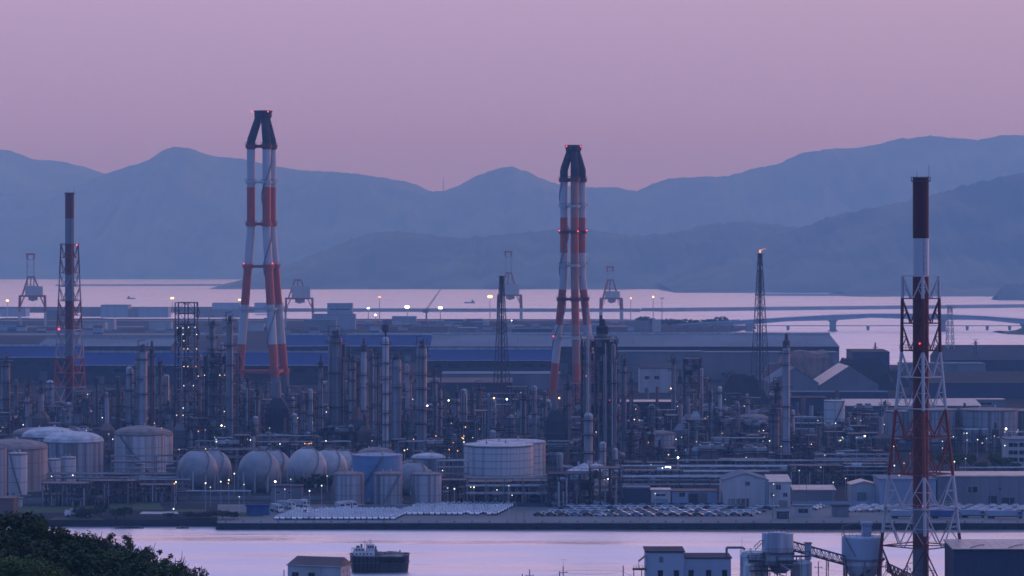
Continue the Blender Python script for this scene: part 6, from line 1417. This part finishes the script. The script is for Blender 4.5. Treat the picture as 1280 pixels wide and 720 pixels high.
def motor_house():
    d = FG + 2.0; s = S(d); t = thing('transfer_house', 'narrow grey housing standing on the conveyor', 'housing', (PX(1010, d), d, 0)); z0, z1 = PZ(699, d), PZ(679, d); MB().box(-.75, -1, z0, .75, 1, z1).build('casing', 'wall_blue', t); MB().box(-.95, -1.2, z1, .95, 1.2, z1 + .2).build('roof', 'steel_mid', t); MB().box(-.5, -.5, 0, .5, .5, z0).build('post', 'steel_mid', t)
motor_house()
def hopper_tower():
    d = FG + 6.0; s = S(d); t = thing('white_hopper', 'big pale hopper with a chimney-like neck left of the foreground chimney', 'hopper', (PX(1078, d), d, 0)); f = lambda px: (px - 1078) / s
    zt, zm, zc = PZ(670.5, d), PZ(697.5, d), PZ(705, d); r = f(1078 + 26)
    b = MB(); b.lathe([(r, zm), (r, zt - .25), (r * .97, zt), (.01, zt + .15)], 0, 0, 28); b.build('bin', 'plant_wall', t)
    b = MB(); b.lathe([(r * .35, PZ(732, d)), (r * .98, zc), (r * .98, zm - .02)], 0, 0, 28); b.build('cone', 'silo_grey', t)
    b = MB(); b.box(f(1077.5), -1.3, zt, f(1088.5), 1.3, PZ(656, d)); b.build('neck', 'wall_blue', t); MB().box(f(1076), -1.6, PZ(656, d), f(1090), 1.6, PZ(652.5, d)).build('neck_head', 'wall_blue', t)
    b = MB(); N_ = 16
    for k in range(N_):
        a, c = 2 * PI * k / N_, 2 * PI * (k + 1) / N_; b.bar((r * math.cos(a), r * math.sin(a), zt), (r * math.cos(a), r * math.sin(a), zt + 1.2), .05)
        for q in (.6, 1.2): b.bar((r * math.cos(a), r * math.sin(a), zt + q), (r * math.cos(c), r * math.sin(c), zt + q), .045)
    b.build('railing', 'steel_mid', t)
    b = MB(); pts = [((r + .25) * math.cos(-2.9 + k * .07), (r + .25) * math.sin(-2.9 + k * .07), zt + 2.6 - k * .55) for k in range(14)]
    for p, q in zip(pts, pts[1:]): b.bar(p, q, .12)
    b.path([pts[0], (f(1064), 0, zt + 3.2), (f(1070), 0, zt + 3.2), (f(1077), 0, zt + 2.4)], .1); b.build('fill_pipe', 'steel_mid', t)
    b = MB(); b.lathe([(r * 1.0, zm - .3), (r * 1.05, zm - .28), (r * 1.05, zm + .1), (r * 1.0, zm + .12)], 0, 0, 28, cap=False); b.build('ring_beam', 'steel_mid', t)
    for k in range(6): a = 2 * PI * (k + .5) / 6; MB().bar((r * .95 * math.cos(a), r * .95 * math.sin(a), 0), (r * .95 * math.cos(a), r * .95 * math.sin(a), zm), .28, 6).build('leg', 'steel_mid', t)
    b = MB()
    for k in range(6):
        a, c = 2 * PI * (k + .5) / 6, 2 * PI * (k + 1.5) / 6; b.bar((r * .95 * math.cos(a), r * .95 * math.sin(a), PZ(735, d)), (r * .95 * math.cos(c), r * .95 * math.sin(c), PZ(722, d)), .12)
    b.bar((f(1066), -r - .4, PZ(722, d)), (f(1104), -r * .4 - .4, PZ(697, d)), .35); b.build('brace', 'steel_dark', t)
hopper_tower()
def big_shed():
    d = 700.0; s = S(d); t = thing('warehouse', 'big dark blue warehouse with a tan sheet roof at the bottom right corner', 'warehouse', (PX(1192, d), d, 0)); wd = 40.0; h = PZ(686, d); zr = h + .9; dp = 14.5
    MB().box(0, 0, 0, wd, dp, h).build('wall', 'wall_navy', t)
    n = 20
    for k in range(n):
        x0, x1 = -.3 + (wd + .6) * k / n, -.3 + (wd + .6) * (k + 1) / n - .05; dz = R.uniform(0, .04)
        b = MB(); b.quad((x0, -.5, h + .05 + dz), (x1, -.5, h + .05 + dz), (x1, dp + .4, zr + dz), (x0, dp + .4, zr + dz)); b.quad((x0, -.5, h - .25), (x1, -.5, h - .25), (x1, -.5, h + .05 + dz), (x0, -.5, h + .05 + dz)); b.quad((x0, -.5, h - .25), (x0, -.5, h + .05 + dz), (x0, dp + .4, zr + dz), (x0, dp + .4, zr - .3)); b.build('roof_sheet', 'roof_tan', t)
    b = MB()
    for k in range(38): x = wd * (k + .5) / 38; b.box(x - .12, -.09, 0, x + .12, 0, h - .3)
    b.build('cladding_rib', 'wall_navy', t)
    for x in (4.2, 13.5): b = MB(); b.bar((x, .5, h + .25), (x + 2.5, 4, h + .5), .1); b.bar((x + 2.5, 4, h + .5), (x + 4, 4.3, h + .55), .12); b.build('roof_pipe', 'steel_dark', t)
    MB().bar((-.3, -.6, h - .15), (wd, -.6, h - .15), .14, 6).build('gutter', 'steel_mid', t)
big_shed()
# utility poles and their wires along the near shore
def upole(label, px, ytop, d, arms, kind=0):
    h = PZ(ytop, d); t = thing('utility_pole', label, 'utility pole', (PX(px, d), d, 0), rad(15), 'utility poles along the near shore')
    MB().bar((0, 0, 0), (0, 0, h), .20, 8, r2=.13).build('pole', 'wall_grey', t)
    for k in range(arms): z = h - 1.6 - k * 1.3; b = MB(); b.bar((-1.1, 0, z), (1.1, 0, z), .09); b.build('crossarm', 'steel_mid', t)
    for k in range(arms):
        for x in (-.9, 0, .9): MB().lathe([(.1, 0), (.13, .1), (.06, .28)], x, 0, 6).build('insulator', 'wall_pale', t, (0, 0, h - 1.5 - k * 1.3))
    if kind == 1: MB().lathe([(.38, 0), (.38, 1.0), (.2, 1.15)], -.5, 0, 8).build('transformer', 'steel_mid', t, (0, 0, h - 5))
    if kind == 2: b = MB(); b.bar((0, 0, h), (0, 0, h + 1.8), .04); b.bar((-.6, 0, h + 1.7), (.7, 0, h + 1.8), .04); b.build('aerial', 'steel_dark', t)
    return (PX(px, d), d, h - 1.5)
w1 = upole('utility pole with an aerial and crossarms, middle of the bottom edge', 704, 708, 740, 2, 2)
upole('short bare post just left of the aerial pole', 699.5, 714, 742, 0)
w2 = upole('thin tall post left of the plant building', 779, 707, 735, 0)
w0 = upole('twin-armed pole left of the aerial pole', 662, 712, 738, 1, 1)
upole('low pole far left of the three poles at bottom middle', 653, 717.5, 738, 1)
w4 = upole('thin pole with a crossarm between the conveyor and white hopper', 1023, 702, 760, 1)
upole('thin post left of the white hopper', 1033, 700, 765, 0); upole('dark pole with gear right of the white hopper', 1134, 704, 745, 2, 1)
upole('thin pole left of the pale house at bottom left', 355, 712, 768, 0)
def wire(label, a, c, sag):
    b = MB(); pts = [Vector(a).lerp(Vector(c), k / 14) - Vector((0, 0, sag * 4 * (k / 14) * (1 - k / 14))) for k in range(15)]
    b.path(pts, .035, 4); tag(b.build('power_line', 'rope'), label, 'wire', 'power lines along the near shore')
wire('power line from the aerial pole to the thin tall post', w1, w2, .6); wire('power line sagging left from the aerial pole', w0, w1, .8)
wire('power line from the thin tall post to the plant building', w2, (PX(808, 730), 731, 12), .5); wire('power line from the conveyor pole toward the white hopper', w4, (PX(1056, 735), 732, PZ(712, 735)), .4)
wire('power line running left from the twin-armed pole', (PX(560, 735), 735, 8), w0, .8)
# ------------------------------------------------------------------ trees and shrubs
def crown_mesh(seed, clumps, per, leaf, sparse=0, flat=.8):
    q = random.Random(seed); b = MB()
    for c in range(clumps):
        while True:
            p = Vector((q.uniform(-1, 1), q.uniform(-1, 1), q.uniform(-.8, 1)))
            if (.30 if not sparse else .25) < p.length < (1 if not sparse else .86): break
        p.z = p.z * flat; p += Vector([.22 * noise.noise((p.x * 2 + k * 9, p.y * 2, p.z * 2 + seed)) for k in range(3)])
        cr = q.uniform(.14, .26) * (1 if not sparse else .62)
        for k in range(per):
            d = Vector((q.gauss(0, 1), q.gauss(0, 1), q.gauss(0, .8))); d = d.normalized() * cr * q.random() ** .45; a = p + d
            u = Vector((q.gauss(0, 1), q.gauss(0, 1), q.gauss(0, .6))).normalized(); v = u.cross(Vector((q.gauss(0, 1), q.gauss(0, 1), q.gauss(0, 1)))).normalized(); l = leaf * q.uniform(.6, 1.3)
            b.quad(a - u * l - v * l * .1, a + v * l * .55, a + u * l, a - v * l * .5)
    return b
def tree(label, x, y, z0, height, rx, m, seed, proto, sparse=0, group=None, leafk=1, name='tree', trunk=True):
    t = thing(name, label, 'tree', (x, y, z0), random.Random(seed).uniform(0, 6.28), group); rz = min(rx * .9, height * .45); cz = height - rz * .82
    q = random.Random(seed)
    if trunk:
        b = MB(); tips = []; b.bar((0, 0, -1), (q.uniform(-.2, .2), q.uniform(-.2, .2), cz * .55), .045 * height ** .9, 8, r2=.028 * height)
        for k in range(9 if sparse else 7):
            a = q.uniform(0, 6.28); l = q.uniform(.5, .95); e = Vector((rx * l * math.cos(a), rx * l * math.sin(a), cz + rz * q.uniform(-.45, .6))); s0 = Vector((0, 0, cz * q.uniform(.4, .6))); md = s0.lerp(e, .55) + Vector((0, 0, -.08 * rx))
            b.bar(s0, md, .018 * height, 5, r2=.011 * height); b.bar(md, e, .011 * height, 5, r2=.003 * height)
            for j in range(3): f = e + Vector((q.gauss(0, .2), q.gauss(0, .2), q.gauss(.05, .15))) * rx; b.bar(md.lerp(e, .6), f, .005 * height, 4, r2=.0015 * height)
        b.build('trunk', 'bark', t)
    me = shared(('crown', proto, m), lambda: crown_mesh(*PROTO[proto]).build('crown', m))
    me_ = me.data if hasattr(me, 'data') else me
    o = put('crown', me_, t, (0, 0, cz)); o.scale = (rx, rx, rz); return t
PROTO = {'a': (1, 170, 75, .050), 'b': (2, 170, 75, .050), 'c': (3, 150, 75, .052), 's': (4, 50, 46, .052, 1, .7), 's2': (5, 56, 44, .052, 1, .7), 'f': (6, 60, 30, .11), 'g': (7, 60, 30, .11)}
pre = set(COL.objects)
def hill_tree(label, px, ytop, d, rx, m, seed, proto, sparse=0):
    x = PX(px, d); z = near_z(x, d); return tree(label, x, d, z, PZ(ytop, d) - z, rx, m, seed, proto, sparse, 'trees on the near hillside')
LD, LG, LS = 'leaf_dark', 'leaf_green', 'leaf_sparse'
for a in [('dark dense tree at the left edge, highest on the near hillside', 14, 640, 335, 5.2, LD, 1, 'a'), ('dark tree cut by the left edge below the highest one', -32, 646, 325, 5, LD, 2, 'b'), ('dark round tree right of the highest hillside tree', 48, 652, 330, 4.2, LD, 3, 'b'),
          ('dark tree with a level top at the middle of the hillside clump', 84, 667, 332, 4.4, LD, 4, 'c'), ('dark tree in the middle of the hillside clump, set back', 112, 670, 345, 4.2, LD, 5, 'a'), ('airy tree against the water, highest of the airy ones', 138, 661, 338, 3.6, LS, 6, 's', 1),
          ('airy tree right of the highest airy one', 160, 667, 334, 3.4, LS, 7, 's2', 1), ('dense dark shrub tree under the airy trees', 150, 686, 318, 4.2, LD, 8, 'a'), ('airy spreading tree with gaps, second from the right end', 188, 678, 330, 3.2, LS, 9, 's', 1), ('airy low tree at the right end of the hillside', 212, 692, 327, 3.4, LS, 10, 's2', 1),
          ('dark bush tree at the right end below the airy ones', 196, 706, 312, 4.0, LD, 11, 'b'), ('dark bush tree at the foot of the hillside clump right end', 226, 713, 316, 2.6, LD, 12, 'c'), ('dark tree filling the hillside middle, lower', 105, 690, 305, 5.4, LD, 13, 'c'), ('dark tree filling the hillside left, lower', 52, 676, 308, 5.6, LD, 14, 'a'), ('dark tree at the lower left, behind the brightest bush', 5, 672, 300, 6, LD, 15, 'b'),
          ('brighter green bushy tree in the bottom left corner', 12, 696, 238, 3.0, LG, 16, 'a'), ('brighter green bushy tree right of the corner one', 62, 709, 240, 2.4, LG, 17, 'b'), ('brighter green bush low between hillside trees', 34, 706, 236, 2.4, LG, 18, 'c'), ('dark tree under the airy trees at the bottom edge', 170, 705, 296, 4.4, LD, 19, 'b'), ('twiggy small tree at the far right end of the hillside', 243, 706, 322, 1.8, LS, 20, 's', 1)]: hill_tree(*a)
def land_tree(label, px, ytop, yb, wpx, m, seed, proto, group, name='tree'):
    d = gd(yb); s = S(d); return tree(label, PX(px, d), d, 0, PZ(ytop, d), wpx / 2 / s, m, seed, proto, 0, group, name=name)
for i, (px, yt, yb, w_) in enumerate([(1178, 566, 588, 20), (1194, 565, 589, 24), (1160, 566, 586, 16), (1226, 577, 593, 18), (1244, 566, 593, 20), (1255, 571, 594, 18), (1214, 568, 588, 16), (1268, 578, 594, 16)]):
    land_tree(f'green tree behind the long shed at right, {["left middle", "broad left", "leftmost", "low middle", "tallest right", "beside the office block", "gap", "under the office block"][i]} one', px, yt, yb, w_, LG, 40 + i, 'fg'[i % 2], 'trees behind the long shed')
for i, (px, yt, yb, w_) in enumerate([(380, 597, 614, 20), (398, 592, 614, 22), (412, 595, 613, 18), (366, 602, 614, 14)]):
    land_tree(f'dark green tree under the pale sphere, {["second from left", "tallest", "rightmost", "leftmost small"][i]} one', px, yt, yb, w_, LD, 60 + i, 'fg'[i % 2], 'trees under the pale sphere')
for i, (px, yt, yb, w_) in enumerate([(546, 494, 514, 22), (560, 492, 512, 24), (540, 500, 516, 14), (600, 497, 515, 16), (607, 501, 515, 14), (895, 461, 474, 22), (912, 464, 475, 18)]):
    land_tree(f'green tree {["left of the three short columns, rear", "left of the three short columns, broadest", "left of the three short columns, small", "right of the three short columns", "right of the three short columns, smaller", "above the black stockpile at left", "above the black stockpile at right"][i]}', px, yt, yb, w_, LG, 80 + i, 'fg'[i % 2], 'trees among the works')
for i, (px, yt, yb, w_) in enumerate([(806, 396, 406, 24), (822, 398.5, 408, 24), (838, 399, 409, 24), (855, 398.5, 410, 26), (873, 400, 411, 24), (890, 398.5, 411, 22), (901, 396.5, 411, 26), (914, 399, 411, 22)]):
    land_tree(f'distant dark tree on the land tip, {["first", "second", "third", "fourth", "fifth", "sixth", "seventh", "last"][i]} from the left', px, yt, yb, w_, LD, 100 + i, 'fg'[i % 2], 'trees on the land tip')
for i, (px, yt, yb, w_) in enumerate([(145, 636, 649, 20), (156, 633, 649, 20), (100, 634, 648, 22), (113, 635, 647, 24), (126, 630, 646, 22), (213, 641, 648, 18), (236, 640, 648, 20), (250, 641, 648, 22), (262, 639, 648, 20), (278, 638, 649, 22), (292, 640, 649, 20)]):
    land_tree(f'low dark shrub on the left bank, number {["one", "two", "three", "four", "five", "six", "seven", "eight", "nine", "ten", "eleven"][i]} along the water', px, yt, yb, w_, LD, 120 + i, 'fg'[i % 2], 'shrubs along the left bank', 'shrub')
for o in list(COL.objects):
    if o not in pre and o.parent is None and o.type == 'MESH' and o.name.startswith('crown'): bpy.data.objects.remove(o)
# ------------------------------------------------------------------ steam and haze
def vol(name, density, color, aniso=0.0, absorb=(1, 1, 1)):
    m = bpy.data.materials.new(name); m.use_nodes = True; n = m.node_tree.nodes; n.clear()
    p = n.new('ShaderNodeVolumePrincipled'); p.inputs['Density'].default_value = density; p.inputs['Color'].default_value = (*color, 1); p.inputs['Absorption Color'].default_value = (*absorb, 1); p.inputs['Anisotropy'].default_value = aniso
    o = n.new('ShaderNodeOutputMaterial'); m.node_tree.links.new(p.outputs[0], o.inputs['Volume']); M[name] = m
vol('haze', HAZE_DENSITY, HAZE_COLOR, 0.0, HAZE_ABSORB); vol('steam', .03, (1, .96, .97))
def plume(name, label, px, y0, d, prof, m, lean):
    b = MB(); s = S(d); n = 12; x0, z0 = PX(px, d), PZ(y0, d)
    for dy, r in prof:
        for i in range(n): a = 2 * PI * i / n; k = 1 + .22 * noise.noise((math.cos(a) * 1.4, math.sin(a) * 1.4 + dy * .05, px)); b.v.append((x0 + lean * dy / s + r / s * k * math.cos(a), d + r / s * k * math.sin(a), z0 + dy / s))
    for k in range(len(prof) - 1):
        for i in range(n): j = (i + 1) % n; b.face((k * n + i, k * n + j, k * n + n + j, k * n + n + i), True)
    b.face(tuple(reversed(range(n)))); b.face(tuple(range((len(prof) - 1) * n, len(prof) * n)))
    o = b.build(name, m); o['kind'] = 'stuff'; o['label'] = label; return o
plume('steam_plume', 'pale steam rising from the squat vent stack', 515.5, 508, gd(566), [(0, 2.6), (6, 3.8), (12, 4.6), (20, 5.4), (28, 4.5), (34, 2)], 'steam', -.12)
b = MB(); b.box(-9600, -110, -8.6, 9600, 23100, 880); o = b.build('haze', 'haze'); o['kind'] = 'stuff'; o['label'] = 'blue evening haze over the whole bay'
